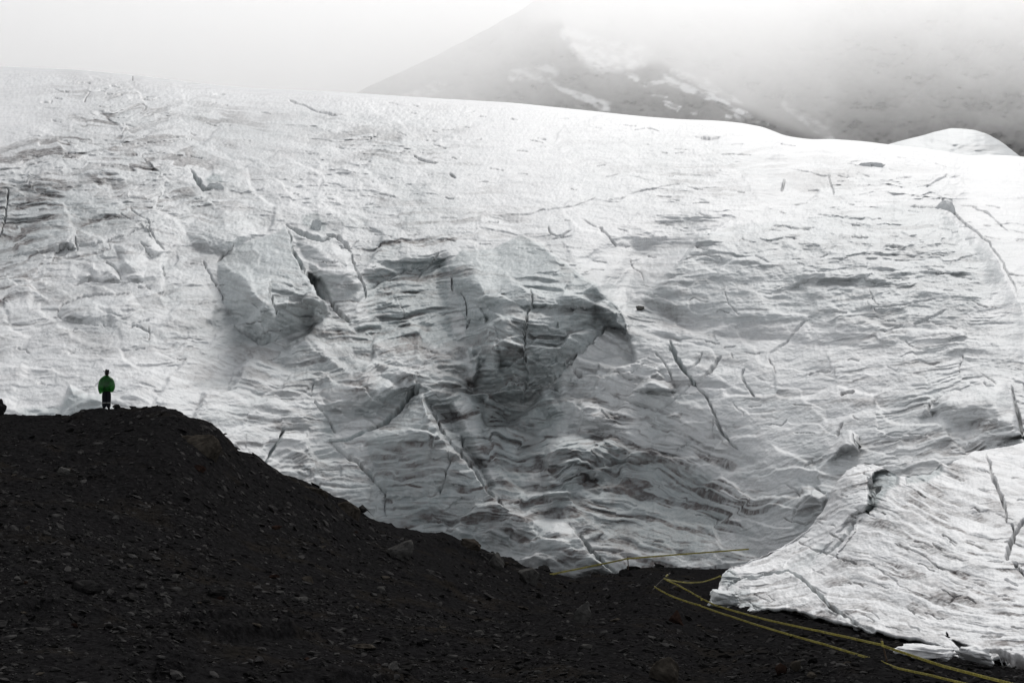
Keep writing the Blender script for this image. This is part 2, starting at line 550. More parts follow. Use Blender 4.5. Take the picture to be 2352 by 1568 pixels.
# scalloped melt and swells
far = sstep(620, 250, gv)
rough = idw([(0, 250, .4), (600, 300, .25), (1200, 350, .22), (1800, 400, .35), (2300, 450, .45), (100, 480, 1.3), (300, 520, 1.1), (500, 480, 1.2), (700, 480, 1.1), (900, 500, 1.0), (1100, 480, .6), (1250, 520, .5), (400, 640, .8), (200, 800, .7), (600, 850, .9), (900, 900, 1.2), (1150, 900, 1.4), (1100, 1000, 1.4), (1300, 880, 1.1),
             (1450, 650, .5), (1650, 600, .8), (1900, 560, 1.1), (2100, 560, 1.2), (2000, 700, .9), (2200, 800, .8), (1800, 900, .6), (2100, 950, .9), (1600, 1100, .8), (1000, 1100, .8)])
el = 1.0
_gy = np.arange(V0, V0 + CV, dtype=np.float32)
gs = np.repeat(np.cumsum(1.0 + 0.9 * sstep(620, 250, _gy))[:, None].astype(np.float32), CU, 1)   # rows squeezed with distance
G.warp += rough * (5.0 * fbm(gu / 85, gs / 38, 71, 2) + 3.4 * (ridged(gu / 64, gs / 19, 73, 3) - 0.45) + 1.5 * fbm(gu / 19, gs / 8, 75, 3))
G.disp += 0.6 * rough * fbm(gu / 15, gs / 10, 76, 3)
G.disp += (0.5 + 0.5 * rough) * 0.8 * fbm(gu / 5.0, gv / 3.4, 78, 3) + 0.9 * rough * np.minimum(0, fbm(gu / 11, gv / 6, 79, 3) + .25)

# ---- ash in the layers
ash = idw([(0, 250, .02), (1200, 330, .0), (2300, 430, .02), (60, 450, .7), (20, 530, .85), (160, 490, .6), (270, 480, .45), (250, 650, .1), (100, 850, .1), (350, 820, .16), (500, 880, .22), (560, 620, .12), (600, 700, .2), (750, 600, .1), (700, 450, .05),
           (900, 650, .7), (960, 700, .8), (1020, 700, .4), (900, 780, .6), (1080, 720, .25), (1200, 640, .2), (1200, 750, .35), (1300, 720, .3), (1380, 600, .03), (1300, 480, .0),
           (700, 920, .3), (900, 900, .34), (960, 1050, .42), (800, 1100, .3), (980, 1160, .5), (1150, 900, .35), (1170, 1000, .95), (1150, 1120, .8), (1280, 870, .25), (1420, 850, .16), (1330, 1010, .55), (1450, 1000, .65), (1600, 1040, .5), (1330, 1100, .8), (1450, 1080, 1.0), (1430, 1180, 1.0), (1550, 1150, 1.0), (1480, 1250, .85), (1270, 1250, .5), (1650, 1220, .6), (1250, 1120, .7),
           (1650, 900, .1), (1700, 700, .05), (1900, 560, .16), (2050, 520, .18), (1850, 760, .1), (2250, 800, .1), (1750, 1040, .14), (2150, 940, .3), (2300, 980, .4), (1950, 1060, .3), (1800, 1140, .35)])
band = sstep(0.03, 0.24, 0.55 * strata(ph + 4, 26, 81, along) - 0.8 * s2 - 0.8 * s3 - .5 * s4 + 0.4 * strata(ph, 5, 85, along))
G.dirt += np.clip(ash * 1.5 * (0.15 + 0.85 * band) * (0.45 + 0.9 * sstep(-0.4, 0.5, fbm(gu / 60, gv / 30, 87, 4))), 0, 0.95)

# ---- large forms, towards the viewer
def lift(pts, slopes, cap, rnd=8): block(G, pts, slopes, cap, rnd, True)
# the big split block left of the middle
lift([(500, 600), (560, 560), (657, 522), (668, 560), (672, 585), (692, 612), (725, 650), (750, 692), (760, 720), (700, 760), (600, 790), (540, 740), (505, 690)], [.5, .5, 8, 8, 8, 8, 8, 8, 1.2, .55, .6, .6, .6], 42, 5)
lift([(555, 620), (620, 640), (626, 680), (640, 730), (600, 780), (548, 720), (535, 665)], [.6, 2, 2, 2, 1, 1, .6], 16)
lift([(665, 530), (745, 555), (808, 582), (822, 640), (830, 668), (770, 690), (735, 650), (700, 600)], [.5, 1.2, 1.2, 1.4, .4, .5, .4, .4], 16)
# layered block in the middle, falling to the saddle on its right
lift([(1030, 610), (1060, 575), (1130, 565), (1200, 540), (1250, 565), (1306, 612), (1368, 655), (1418, 700), (1443, 762), (1392, 752), (1356, 784), (1300, 850), (1200, 930), (1090, 900), (1065, 760), (1050, 680)], [.5, .5, .45, 3, 9, 9, 9, 9, .45, .5, .4, .35, .35, .5, .8, .8], 46, 5)
lift([(1366, 690), (1398, 684), (1432, 742), (1436, 760), (1393, 756), (1370, 758)], [.5, .8, .8, .8, .5, .5], 9, 3)
# broad hump on the right
lift([(1460, 684), (1526, 632), (1563, 592), (1606, 535), (1680, 505), (1850, 470), (2050, 450), (2150, 452), (2214, 515), (2271, 560), (2310, 640), (2352, 720), (2352, 860), (2100, 800), (1800, 790), (1600, 760)], [2, 5, 6, 5, .7, .5, .5, 1.0, 1.6, 1.4, .8, .3, .2, .2, .2, .4], 48, 8)
# ridge with a trough on its right, low in the middle
lift([(840, 1010), (910, 965), (958, 905), (976, 900), (992, 945), (1013, 996), (1050, 1029), (1075, 1059), (1100, 1096), (1138, 1139), (1176, 1172), (1230, 1200), (1180, 1260), (1000, 1230), (880, 1150)], [.8, .9, 1.2, 4, 6, 6, 6, 6, 6, 5, 4, .5, .3, .2, .3], 40, 5)
lift([(1176, 1172), (1230, 1180), (1310, 1205), (1360, 1265), (1412, 1318), (1300, 1345), (1160, 1290)], [.8, .9, 3, 3, .6, .3, .3], 24, 4)
lift([(1240, 1060), (1256, 1020), (1281, 992), (1380, 1000), (1410, 1060), (1400, 1110), (1350, 1100), (1300, 1160), (1262, 1180), (1245, 1120)], [1.6, 1.4, .8, .5, .4, .8, .6, .5, 1, 1.6], 22)
lift([(1060, 800), (1088, 776), (1100, 830), (1090, 880), (1070, 880)], [.8, .8, 1.4, 1.2, .6], 12, 4)
lift([(1110, 800), (1135, 780), (1150, 830), (1140, 870), (1115, 860)], [.8, .8, 1.4, 1.2, .6], 12, 4)
lift([(1230, 930), (1245, 885), (1275, 900), (1290, 950), (1250, 960)], [1, 1, 1, .6, .8], 13, 4)
lift([(1300, 980), (1330, 925), (1365, 915), (1420, 965), (1380, 1000)], [.9, .9, .6, .4, .5], 13, 5)
lift([(1450, 900), (1490, 862), (1550, 880), (1552, 898), (1500, 902)], [.8, .7, .7, 1.4, 1.4], 10, 4)
lift([(735, 900), (800, 840), (850, 820), (880, 860), (930, 890), (900, 930), (820, 950), (760, 950)], [.5, .5, .6, .9, .6, .6, .5, .5], 18)
# left wedge blocks
lift([(170, 650), (212, 590), (240, 597), (282, 645), (212, 640)], [.4, .4, .9, .6, .5], 8, 4)
lift([(110, 565), (150, 510), (178, 535), (178, 575), (120, 580)], [.4, .4, .9, .6, .5], 7, 4)
lift([(255, 560), (342, 528), (380, 578), (340, 595), (327, 648), (285, 645)], [.4, .5, .9, .4, .4, .5], 8, 4)
lift([(130, 722), (152, 690), (200, 678), (300, 672), (330, 720), (237, 746), (140, 734)], [.6, .7, .6, .4, .3, .5, .6], 8, 4)
lift([(420, 520), (520, 470), (570, 500), (590, 540), (520, 590), (450, 570)], [.4, .4, .5, .7, .5, .4], 14)
# ice cliff behind the person
lift([(140, 932), (156, 880), (176, 890), (200, 902), (235, 905), (262, 940), (262, 975), (130, 975)], [1.6, 1.8, 1.0, .9, .9, .6, .2, .6], 22, 4)
lift([(0, 905), (40, 925), (110, 935), (140, 945), (130, 975), (-40, 975)], [.6, .6, .6, .6, .2, .2], 12, 4)
# right hand slopes above the tongue
lift([(1930, 1000), (1955, 985), (1975, 1000), (1975, 1030), (1935, 1040), (1905, 1060), (1895, 1040)], [.8, 1, 1.4, 1.4, .8, .8, .8], 16, 4)
lift([(2100, 960), (2124, 915), (2165, 898), (2200, 895), (2310, 870), (2330, 925), (2348, 1000), (2280, 1030), (2190, 1050), (2230, 990), (2150, 950)], [.6, .8, .8, .6, .5, 1.6, 1.6, .3, .3, .4, .7], 30)
lift([(1820, 1160), (1835, 1120), (1858, 1110), (1895, 1135), (1890, 1180), (1820, 1190)], [.8, 1.0, .9, 1.2, .4, .4], 18, 4)
# hollows
paint(G.macro, [(1080, 900), (1300, 880), (1520, 950), (1680, 1080), (1700, 1230), (1420, 1290), (1230, 1180), (1120, 1080)], -30, 130, 'add')
paint(G.macro, [(1440, 700), (1500, 620), (1570, 560), (1590, 520), (1520, 520), (1440, 600), (1400, 660)], -14, 30, 'add')
paint(G.macro, [(0, 420), (70, 430), (110, 470), (60, 560), (-100, 640), (-200, 500)], -14, 40, 'add')
paint(G.macro, [(838, 640), (930, 610), (1020, 600), (1035, 700), (1040, 780), (950, 800), (860, 770), (840, 700)], -16, 26, 'add')
paint(G.macro, [(695, 628), (735, 640), (752, 660), (760, 690), (740, 680)], -14, 7, 'add')
paint(G.macro, [(1340, 590), (1450, 540), (1560, 560), (1520, 620), (1460, 680), (1420, 690)], -12, 30, 'add')
paint(G.macro, [(990, 925), (1030, 930), (1075, 1010), (1110, 1080), (1130, 1120), (1070, 1040), (1020, 985)], -18, 14, 'add')
paint(G.macro, [(1380, 1080), (1500, 1060), (1640, 1120), (1640, 1240), (1420, 1230), (1380, 1150)], -12, 40, 'add')

# ---- crevasses
C = lambda *a, **k: crack(G, *a, **k)
C([(441, 392), (452, 412), (468, 434), (486, 434)], [4, 9, 12, 4], 16, ice=.7)
C([(18, 430), (16, 500), (0, 552)], 5, 8)
C([(175, 540), (179, 577)], 4, 7); C([(298, 475), (342, 505), (342, 527), (362, 557), (380, 578)], 3, 6)
C([(342, 517), (300, 535), (245, 550), (175, 566), (90, 580), (0, 600)], 3, 6, step=3)
C([(320, 555), (347, 592)], 3, 6); C([(240, 597), (260, 612), (282, 645)], 4, 7)
C([(172, 654), (212, 641), (282, 648), (327, 650)], 4, 7, dirt=.4); C([(130, 720), (150, 693), (187, 680), (300, 672)], 4, 6, dirt=.3)
C([(130, 724), (142, 734), (237, 748)], 4, 6); C([(465, 595), (475, 622), (500, 660), (512, 690)], 4, 8); C([(375, 612), (381, 637)], 4, 7)
C([(300, 745), (345, 736)], 4, 6); C([(315, 750), (345, 760)], 5, 7, dirt=.4); C([(500, 600), (530, 575), (540, 560)], 5, 8, dirt=.4)
C([(657, 520), (688, 536), (738, 552), (752, 549)], [4, 12, 14, 10], 20, ice=.6, taper=False)
C([(750, 538), (776, 546), (796, 562), (808, 579)], [8, 9, 9, 5], 15)
C([(808, 579), (813, 604), (825, 642), (838, 670), (838, 690)], [3, 4, 6, 7, 3], 9)
C([(656, 522), (665, 547), (670, 580), (690, 610), (698, 625), (723, 650), (738, 677), (750, 691)], [3, 5, 7, 9, 11, 12, 12, 8], 10, ice=.8)
C([(762, 688), (773, 713), (788, 727), (806, 742)], [6, 11, 10, 5], 16)
C([(618, 645), (623, 680), (633, 702), (638, 725)], 4, 8)
C([(540, 748), (575, 772), (602, 790), (640, 770)], 6, 9)
C([(838, 670), (908, 630), (943, 612), (978, 610)], 4, 6, dirt=.4); C([(958, 637), (985, 607), (1013, 577)], 4, 6, dirt=.35)
C([(1038, 632), (1039, 668)], 5, 10, raw=True); C([(1058, 670), (1066, 682), (1073, 692), (1071, 722), (1070, 756)], 5, 10)
C([(1218, 662), (1221, 687), (1213, 717), (1208, 757), (1200, 800), (1212, 858), (1200, 917)], [3, 5, 6, 6, 5, 7, 6], 9, dirt=.3)
C([(1391, 754), (1356, 782), (1325, 812)], [5, 7, 8], 9, dirt=.3)
C([(1296, 836), (1313, 822), (1330, 808)], [10, 14, 6], 14, dirt=.7); C([(1318, 846), (1338, 868)], 10, 12, dirt=.6); C([(1262, 880), (1292, 846)], 4, 7)
C([(1193, 494), (1236, 486), (1326, 471), (1371, 453)], 3, 4.5, dirt=.25); C([(1441, 446), (1516, 429), (1566, 424)], 3, 4, dirt=.25); C([(1400, 462), (1440, 452)], 3, 4)
C([(1331, 497), (1356, 514), (1381, 522), (1391, 532), (1408, 552), (1416, 568)], [3, 3, 5, 4, 6, 7], 6.5, dirt=.2)
C([(1258, 522), (1262, 534), (1276, 544), (1288, 543), (1311, 527)], 4, 6, dirt=.2); C([(1266, 552), (1290, 546), (1312, 540)], 3, 5)
C([(1824, 762), (1839, 742), (1850, 734), (1860, 733)], [7, 9, 5, 4], 10); C([(1764, 812), (1800, 790), (1824, 764)], 5, 8)
C([(2029, 760), (2071, 744)], 8, 8, dirt=.4); C([(2096, 742), (2134, 727), (2174, 712)], [9, 8, 4], 9, dirt=.2)
C([(1960, 710), (2014, 702), (2099, 694), (2146, 690)], 4, 6, dirt=.3); C([(1915, 715), (1945, 716)], 4, 6, dirt=.3); C([(1822, 655), (1840, 648), (1856, 643)], 10, 12, dirt=.4)
C([(1775, 517), (1810, 519), (1870, 522)], 4, 6, dirt=.3); C([(1960, 543), (1998, 545)], 4, 6, dirt=.4); C([(2048, 565), (2076, 565)], 5, 7, dirt=.5); C([(2090, 475), (2160, 478)], 5, 6, dirt=.4)
C([(2151, 447), (2180, 480), (2214, 512), (2271, 552), (2300, 600), (2340, 680)], [4, 5, 5, 4, 3, 3], 9)
C([(2226, 472), (2264, 487), (2289, 507), (2320, 535)], 3, 6); C([(1801, 412), (1800, 440)], 5, 6); C([(1816, 389), (1880, 400), (1905, 400), (1912, 425), (1920, 452)], 3, 5)
C([(958, 889), (920, 934), (898, 959), (863, 981), (828, 996), (795, 1006), (760, 1008)], [18, 14, 12, 10, 8, 7, 5], 17, ice=.95, taper=False)
C([(654, 984), (640, 1009), (623, 1039), (610, 1066)], 7, 11, ice=.8, taper=False)
C([(723, 919), (743, 941)], 7, 9); C([(720, 880), (718, 910)], 3, 5); C([(743, 945), (760, 978), (770, 990)], 5, 8)
C([(760, 1008), (783, 1031), (808, 1056), (828, 1064), (848, 1086), (863, 1109), (885, 1131), (887, 1185)], [4, 6, 9, 7, 8, 6, 5, 5], 12, step=-4, L=14)
C([(990, 925), (1014, 985), (1040, 1016), (1066, 1045), (1084, 1074), (1110, 1110), (1136, 1140), (1165, 1165)], [6, 8, 7, 9, 7, 8, 6, 4], 12, ice=.7)
C([(1030, 1029), (1033, 1054), (1020, 1079), (1022, 1099), (1010, 1134)], 4, 8); C([(1060, 990), (1062, 1024)], 6, 10)
C([(945, 1148), (985, 1134), (1020, 1120)], 6, 7)
C([(1536, 785), (1551, 819), (1571, 844), (1588, 871), (1601, 889)], [14, 13, 11, 7, 6], 14, ice=.8)
C([(1601, 889), (1623, 914), (1641, 946), (1651, 979), (1666, 1001), (1678, 1019), (1698, 1032)], [7, 8, 8, 8, 8, 7, 4], 12, ice=.3)
C([(1651, 814), (1638, 839), (1618, 864), (1601, 881)], [8, 12, 10, 4], 14); C([(1586, 884), (1558, 906), (1533, 926), (1508, 944)], 6, 10)
C([(1463, 899), (1500, 905), (1551, 905)], 5, 8, dirt=.3); C([(1503, 806), (1526, 834), (1541, 851), (1551, 876)], 4, 8); C([(1613, 806), (1606, 826), (1586, 844)], 5, 8)
C([(1708, 849), (1701, 864), (1713, 884), (1731, 911)], [8, 8, 4, 6], 10); C([(1400, 902), (1450, 922), (1508, 946)], 5, 8, dirt=.4)
C([(1380, 940), (1400, 962)], 4, 7); C([(1640, 950), (1634, 985), (1640, 1012)], 3, 6); C([(1450, 860), (1478, 836)], 3, 6)
C([(1390, 1068), (1440, 1058), (1490, 1068)], 9, 9, dirt=.8); C([(1330, 1110), (1368, 1082)], 8, 8, dirt=.6)
C([(1306, 1203), (1326, 1228), (1351, 1256), (1376, 1281), (1401, 1306), (1420, 1322)], [4, 6, 8, 9, 8, 7], 12, ice=.5, taper=False)
C([(1929, 905), (1945, 901), (1962, 898)], 9, 11, dirt=.6, raw=True); C([(1936, 969), (1927, 985), (1921, 1000)], 9, 12, dirt=.4); C([(1959, 994), (1962, 1012), (1965, 1027)], 6, 10)
C([(1970, 1016), (1976, 1008)], 10, 10, dirt=.5); C([(1866, 1056), (1846, 1074)], 8, 10, dirt=.4); C([(1856, 862), (1880, 854), (1908, 854)], 5, 7, dirt=.3); C([(2323, 881), (2331, 921), (2341, 959), (2350, 1000)], [4, 9, 11, 12], 16)
C([(2124, 955), (2136, 925), (2164, 906)], [10, 9, 5], 13, dirt=.4); C([(2276, 965), (2292, 960)], 9, 10, dirt=.5); C([(2258, 876), (2266, 886), (2280, 888)], 4, 7)
C([(1800, 1110), (1822, 1122), (1835, 1140)], 4, 7); C([(1870, 1116), (1895, 1132)], 6, 9); C([(1815, 1200), (1830, 1165), (1860, 1130)], 4, 7)
C([(2176, 398), (2150, 415), (2128, 430)], 3, 5); C([(193, 235), (198, 222), (206, 212)], 3.2, 5, dirt=.5, raw=True); C([(244, 217), (282, 217)], 3, 4, dirt=.4); C([(310, 226), (340, 229), (366, 227)], 2.6, 3.5, dirt=.4)
C([(665, 230), (700, 238), (735, 255), (760, 262), (778, 266)], [3, 4, 5, 6, 4], 5, dirt=.3)
C([(845, 320), (856, 308), (868, 306)], 2.5, 3.5, dirt=.3); C([(955, 356), (972, 366), (1010, 374)], [3, 5, 5], 5, dirt=.4); C([(1030, 396), (1044, 408)], 5, 6, dirt=.5)
C([(1600, 312), (1625, 316), (1650, 314)], [6, 9, 6], 6, dirt=.3); C([(1655, 353), (1690, 354), (1725, 356)], 3, 4, dirt=.4)
rs = np.random.RandomState(5)
for k in range(230):                                   # short gashes and melt pits over the snow field, their shade painted in
    u_ = rs.uniform(-280, 2620); v_ = np.interp(u_, *zip(*SKY)) + 18 + 330 * rs.rand() ** 1.3
    l_ = rs.uniform(5, 17) * (0.6 + v_ / 700); a_ = R(rs.normal(5, 9))
    C([(u_ - l_ * math.cos(a_), v_ - l_ * math.sin(a_)), (u_, v_ + rs.uniform(-1.5, 1.5)), (u_ + l_ * math.cos(a_), v_ + l_ * math.sin(a_))], rs.uniform(1.6, 3.6), rs.uniform(2, 4.5), dirt=rs.uniform(0, .45), raw=True)
for k in range(200):                                   # small cracks along and across the layers lower down
    u_ = rs.uniform(-280, 2620); v_ = rs.uniform(520, 1250)
    l_ = rs.uniform(7, 30); a_ = R(rs.normal(2, 9)) if rs.rand() < .9 else R(rs.normal(60, 15))
    pts = [(u_ + t * l_ * math.cos(a_) + rs.normal(0, l_ * .12), v_ + t * l_ * math.sin(a_) + rs.normal(0, l_ * .12)) for t in (-1, -.3, .4, 1)]
    C(pts, rs.uniform(1.6, 3.2), rs.uniform(2, 5), dirt=rs.choice([.1, .3, .5, .65]))
# clean wet ice
for pts, a, f in [([(696, 497), (728, 490), (748, 515), (752, 532), (718, 532), (698, 518)], .9, 5), ([(470, 408), (490, 400), (505, 402), (513, 420), (490, 432), (478, 436)], .9, 4),
                  ([(1025, 640), (1050, 617), (1070, 625), (1073, 660), (1058, 672), (1020, 700)], .6, 8), ([(1370, 690), (1400, 676), (1436, 742), (1440, 760), (1395, 755)], .8, 6),
                  ([(820, 745), (860, 735), (872, 760), (850, 800), (825, 785)], .9, 6), ([(790, 1120), (900, 1120), (1130, 1150), (1150, 1270), (1000, 1280), (850, 1200)], .75, 25),
                  ([(140, 932), (156, 885), (176, 893), (200, 905), (235, 908), (262, 940), (262, 975), (60, 975), (40, 940)], .75, 8), ([(985, 930), (1040, 940), (1090, 1020), (1120, 1090), (1160, 1150), (1120, 1130), (1060, 1040), (1010, 980)], .7, 12),
                  ([(560, 590), (640, 580), (690, 640), (735, 680), (690, 720), (600, 650)], .45, 20), ([(735, 955), (755, 960), (770, 1000), (740, 1000)], .8, 6)]:
    paint(G.ice, pts, a, f)
G.ice = np.maximum(G.ice, sstep(0.25, 0.8, amp * 0.55) * 0.35 * sstep(-.1, .3, fbm(gu / 50, gv / 25, 91, 3)))
bare = idw([(0, 250, .0), (1200, 350, .0), (2300, 430, .05), (100, 460, .25), (300, 520, .3), (700, 450, .1), (1200, 500, .05), (1400, 560, .05), (1700, 560, .1), (1950, 540, .22), (2150, 600, .2), (250, 700, .3), (80, 800, .06), (100, 900, .0), (250, 880, .05), (380, 880, .12), (500, 640, .5), (600, 700, .65), (750, 620, .4), (940, 680, .8), (960, 760, .7), (1120, 650, .55), (1250, 700, .5), (1200, 800, .6), (1400, 700, .4),
            (600, 880, .4), (800, 880, .6), (900, 900, .6), (620, 1020, .3), (760, 1080, .55), (900, 1060, .75), (1000, 1150, .85), (1100, 950, .75), (1180, 1050, .8), (1330, 900, .45), (1480, 860, .35), (1350, 1050, .7), (1450, 980, .45), (1450, 1150, .7), (1250, 1240, .7), (1580, 1130, .55), (1650, 950, .25), (1750, 1000, .25), (1750, 750, .15), (1950, 900, .1), (2150, 950, .35), (2320, 980, .4), (1850, 1130, .45), (2200, 800, .2)])
G.ice = np.maximum(G.ice, bare * (0.55 + 0.6 * sstep(-.3, .35, fbm(gu / 70, gv / 34, 93, 4))))
# the named faces stand bare, with snow only beyond their crests
for pts, a, f in [([(1030, 610), (1060, 575), (1130, 568), (1200, 541), (1250, 565), (1306, 612), (1368, 655), (1418, 700), (1443, 762), (1392, 756), (1356, 784), (1300, 850), (1200, 930), (1090, 900), (1065, 760), (1050, 680)], .85, 4),
                  ([(500, 600), (560, 562), (657, 524), (668, 560), (672, 585), (692, 612), (725, 650), (750, 692), (760, 720), (700, 760), (600, 790), (540, 740), (505, 690)], .72, 4),
                  ([(838, 640), (900, 600), (960, 590), (1030, 596), (1036, 700), (1040, 790), (950, 810), (860, 775), (840, 700)], .92, 8),
                  ([(1466, 684), (1526, 632), (1563, 592), (1606, 537), (1680, 520), (1850, 500), (2050, 470), (2150, 470), (2214, 530), (2271, 575), (2310, 650), (2200, 740), (1900, 740), (1600, 740)], .42, 6),
                  ([(840, 1010), (910, 965), (958, 905), (976, 900), (992, 945), (1013, 996), (1050, 1029), (1075, 1059), (1100, 1096), (1138, 1139), (1176, 1172), (1180, 1260), (1000, 1230), (880, 1150)], .75, 6),
                  ([(1240, 1060), (1281, 992), (1400, 1000), (1640, 1090), (1690, 1200), (1600, 1290), (1400, 1260), (1260, 1180)], .85, 25), ([(1060, 880), (1200, 930), (1290, 860), (1300, 960), (1240, 1060), (1180, 1150), (1100, 1050)], .9, 20)]:
    paint(G.ice, pts, a, f)
paint(G.ice, [(-120, 420), (60, 412), (200, 440), (330, 470), (300, 540), (160, 560), (20, 620), (-150, 660)], .6, 36)
# brown streaks washed down the lower face
for (a, b, c_, d_, e) in [(885, 1120, 8, 60, .45), (1130, 1190, 16, 70, .7), (1405, 1130, 14, 60, .6), (1430, 1250, 34, 46, .8), (1215, 1010, 30, 60, .55), (1475, 1060, 60, 10, .8), (1440, 1220, 30, 26, .7), (850, 1140, 12, 26, .4)]:
    G.dirt = np.maximum(G.dirt, e * np.exp(-((wu - a) / c_) ** 2 - ((wv - b) / d_) ** 2) * (0.6 + 0.5 * vnoise(gu / 7, gv / 20, 95)))

# hair-thin ash layers, close together, wherever ice is bare
def hairlines(ph_, seed):
    a = 1 - sstep(.025, .085, np.abs(vnoise(ph_ / 9.0, along / 300, seed) - .5))
    b = 1 - sstep(.03, .11, np.abs(vnoise(ph_ / 5.5, along / 170, seed + 2) - .5))
    return np.maximum(a, .75 * b) * sstep(-.45, .25, fbm(gu / 55, gv / 26, seed + 4, 3))
G.dirt = np.clip(np.maximum(G.dirt, hairlines(ph, 101) * np.clip(.10 * sstep(430, 620, gv) + .22 * G.ice + .62 * np.clip(ash, 0, 1), 0, .8)), 0, .95)

# the far crest lies under clean snow
_skyv = np.interp(gu[0], *zip(*SKY))[None].astype(np.float32)
_clean = sstep(8, 90, gv - _skyv)
G.dirt *= .25 + .75 * _clean; G.ice *= _clean; G.warp *= .35 + .65 * _clean

# ---- mesh
STEP = 1.6
def glacier_mesh():
    us = np.concatenate([np.arange(-1000, -290, 6.0), np.arange(-290, 2640, STEP), np.arange(2640, 3700, 6.0)])
    nr = 780
    w = np.linspace(0, 1, nr)
    w = 0.35 * w ** 1.0 + 0.65 * (w ** 0.5 * 0 + w)      # even rows, eased below
    s = (w ** 1.25)
    vs = np.interp(us, *zip(*SKY)); vb = np.interp(us, *zip(*BOT))
    k = np.ones(31) / 31.0
    vs_s = np.convolve(np.pad(vs, 15, 'edge'), k, 'valid')
    U = np.repeat(us[None], nr, 0)
    V = vs_s[None] + s[:, None] * (vb - vs_s)[None]
    cx, cy = U - U0, V - V0
    wp = bilin(G.warp, cx, cy) * sstep(0, 0.012, np.repeat(s[:, None], len(us), 1))
    wk = np.array([0, .242, .387, .491, .577, .718, .835, .939, 1.0])
    Dk = np.array([430, 300, 228, 192, 168, 140, 124, 114, 110.0])
    pf = np.polyfit(wk, np.log(Dk), 5)
    S = np.repeat(s[:, None], len(us), 1)
    def depth(S_):
        return np.exp(np.polyval(pf, np.sqrt(np.clip(S_, 0, 1.06))))
    D0 = depth(S)
    Dw = depth(S + wp / (vb - vs_s)[None])
    D = D0
    t = sstep(1350, 2500, U)
    D = D * (1 - 0.30 * t * np.clip(S, 0, 1) ** 0.6 - 0.12 * t)
    D = D * (1 + 0.05 * sstep(700, -200, U)) * (1 - 0.30 * sstep(820, 250, U) * np.clip(S, 0, 1) ** 1.3)
    ma0 = bilin(G.macro, cx, cy) * 3.3
    # soften the large forms a little
    px = D / FPX
    P0 = rays(U, V) * D[..., None]
    N0 = grid_normals(P0)
    vdir = P0 / np.linalg.norm(P0, axis=-1, keepdims=True)
    gz = np.abs((N0 * vdir).sum(-1))
    P1 = P0 - vdir * (ma0 * px * np.clip(0.75 / np.clip(gz, .25, 1), 1, 2.2) + (D0 - Dw))[..., None]
    di = bilin(G.disp, cx, cy)
    fade = sstep(0.0, 0.02, S) * 0.75 + 0.25
    N1 = grid_normals(P0)
    P = P1 + N1 * (di * px * fade)[..., None]
    dirt = bilin(G.dirt, cx, cy); ice = bilin(G.ice, cx, cy)
    # behind the crest and below the foot
    back = []
    for j, kk in enumerate((6, 16, 34, 70, 140)):
        b = P[0] * (1 + kk / np.linalg.norm(P[0], axis=-1, keepdims=True))
        b[:, 2] = P[0][:, 2] - (0.06 * kk + 0.0016 * kk * kk)
        back.insert(0, b)
    foot = []
    for kk in (0.8, 2.5, 6.0):
        b = P[-1].copy(); b[:, 2] -= kk; b[:, 1] += kk * 0.05
        foot.append(b)
    Pf = np.concatenate([np.array(back), P, np.array(foot)], 0)
    pad = lambda a: np.concatenate([np.repeat(a[:1], 5, 0), a, np.repeat(a[-1:], 3, 0)], 0)
    o = mesh_arrays('glacier', Pf.reshape(-1, 3), grid_faces(*Pf.shape[:2], flip=True), M_ICE, True, {'dirt': pad(dirt), 'ice': pad(ice)})
    tag(o, 'white crevassed glacier face with grey ash layers filling the picture', 'glacier', kind='structure')
    return o, P, U, V
glacier, GP, GU, GV = glacier_mesh()

def on_grid(P, U, V, u, v):
    """surface point of a picture-ordered grid near (u, v)"""
    j = int(np.argmin(np.abs(U[0] - u)))
    i = int(np.argmin(np.abs(V[:, j] - v)))
    return Vector(P[i, j])
# ------------------------------------------------------------------ glacier tongue on the right, closer to us
TOPL = [(1640, 1388), (1648, 1362), (1654, 1336), (1660, 1318), (1676, 1303), (1714, 1291), (1739, 1280), (1764, 1270), (1814, 1246), (1856, 1216), (1889, 1174), (1904, 1139),
        (1919, 1109), (1944, 1079), (1971, 1067), (2004, 1065), (2040, 1081), (2064, 1092), (2084, 1092), (2134, 1088), (2164, 1066), (2179, 1070), (2199, 1057), (2239, 1037), (2264, 1034), (2352, 1017), (2500, 990), (2650, 975), (3700, 860)]
BOTL = [(1640, 1392), (1664, 1400), (1726, 1409), (1764, 1412), (1839, 1427), (1889, 1441), (1964, 1461), (2037, 1476), (2114, 1491), (2199, 1509), (2250, 1512), (2281, 1511), (2300, 1504), (2352, 1524), (2450, 1545), (2650, 1565), (3700, 1700)]
T = Canvas()
layT = [(1680, 1310, 20), (1720, 1360, 6), (1760, 1300, -28), (1830, 1250, -40), (1900, 1170, -58), (1950, 1110, -40), (1900, 1240, -48), (1960, 1250, 20), (1850, 1350, 12), (1800, 1380, 14), (1900, 1420, 26),
        (2000, 1250, 30), (2050, 1320, 26), (2100, 1200, 26), (2150, 1150, 18), (2200, 1250, 26), (2150, 1330, 32), (2250, 1320, 18), (2330, 1340, 4), (2330, 1250, 10), (2300, 1150, 14), (2350, 1080, 6), (2000, 1380, 32), (2080, 1430, 30), (2200, 1420, 24), (2320, 1440, 10), (2250, 1480, 20), (2600, 1300, 5)]
pht = phase_field(layT)
pht = pht + 8 * fbm(gu / 110, gv / 60, 141, 3) + 2.5 * fbm(gu / 26, gv / 16, 144, 2)
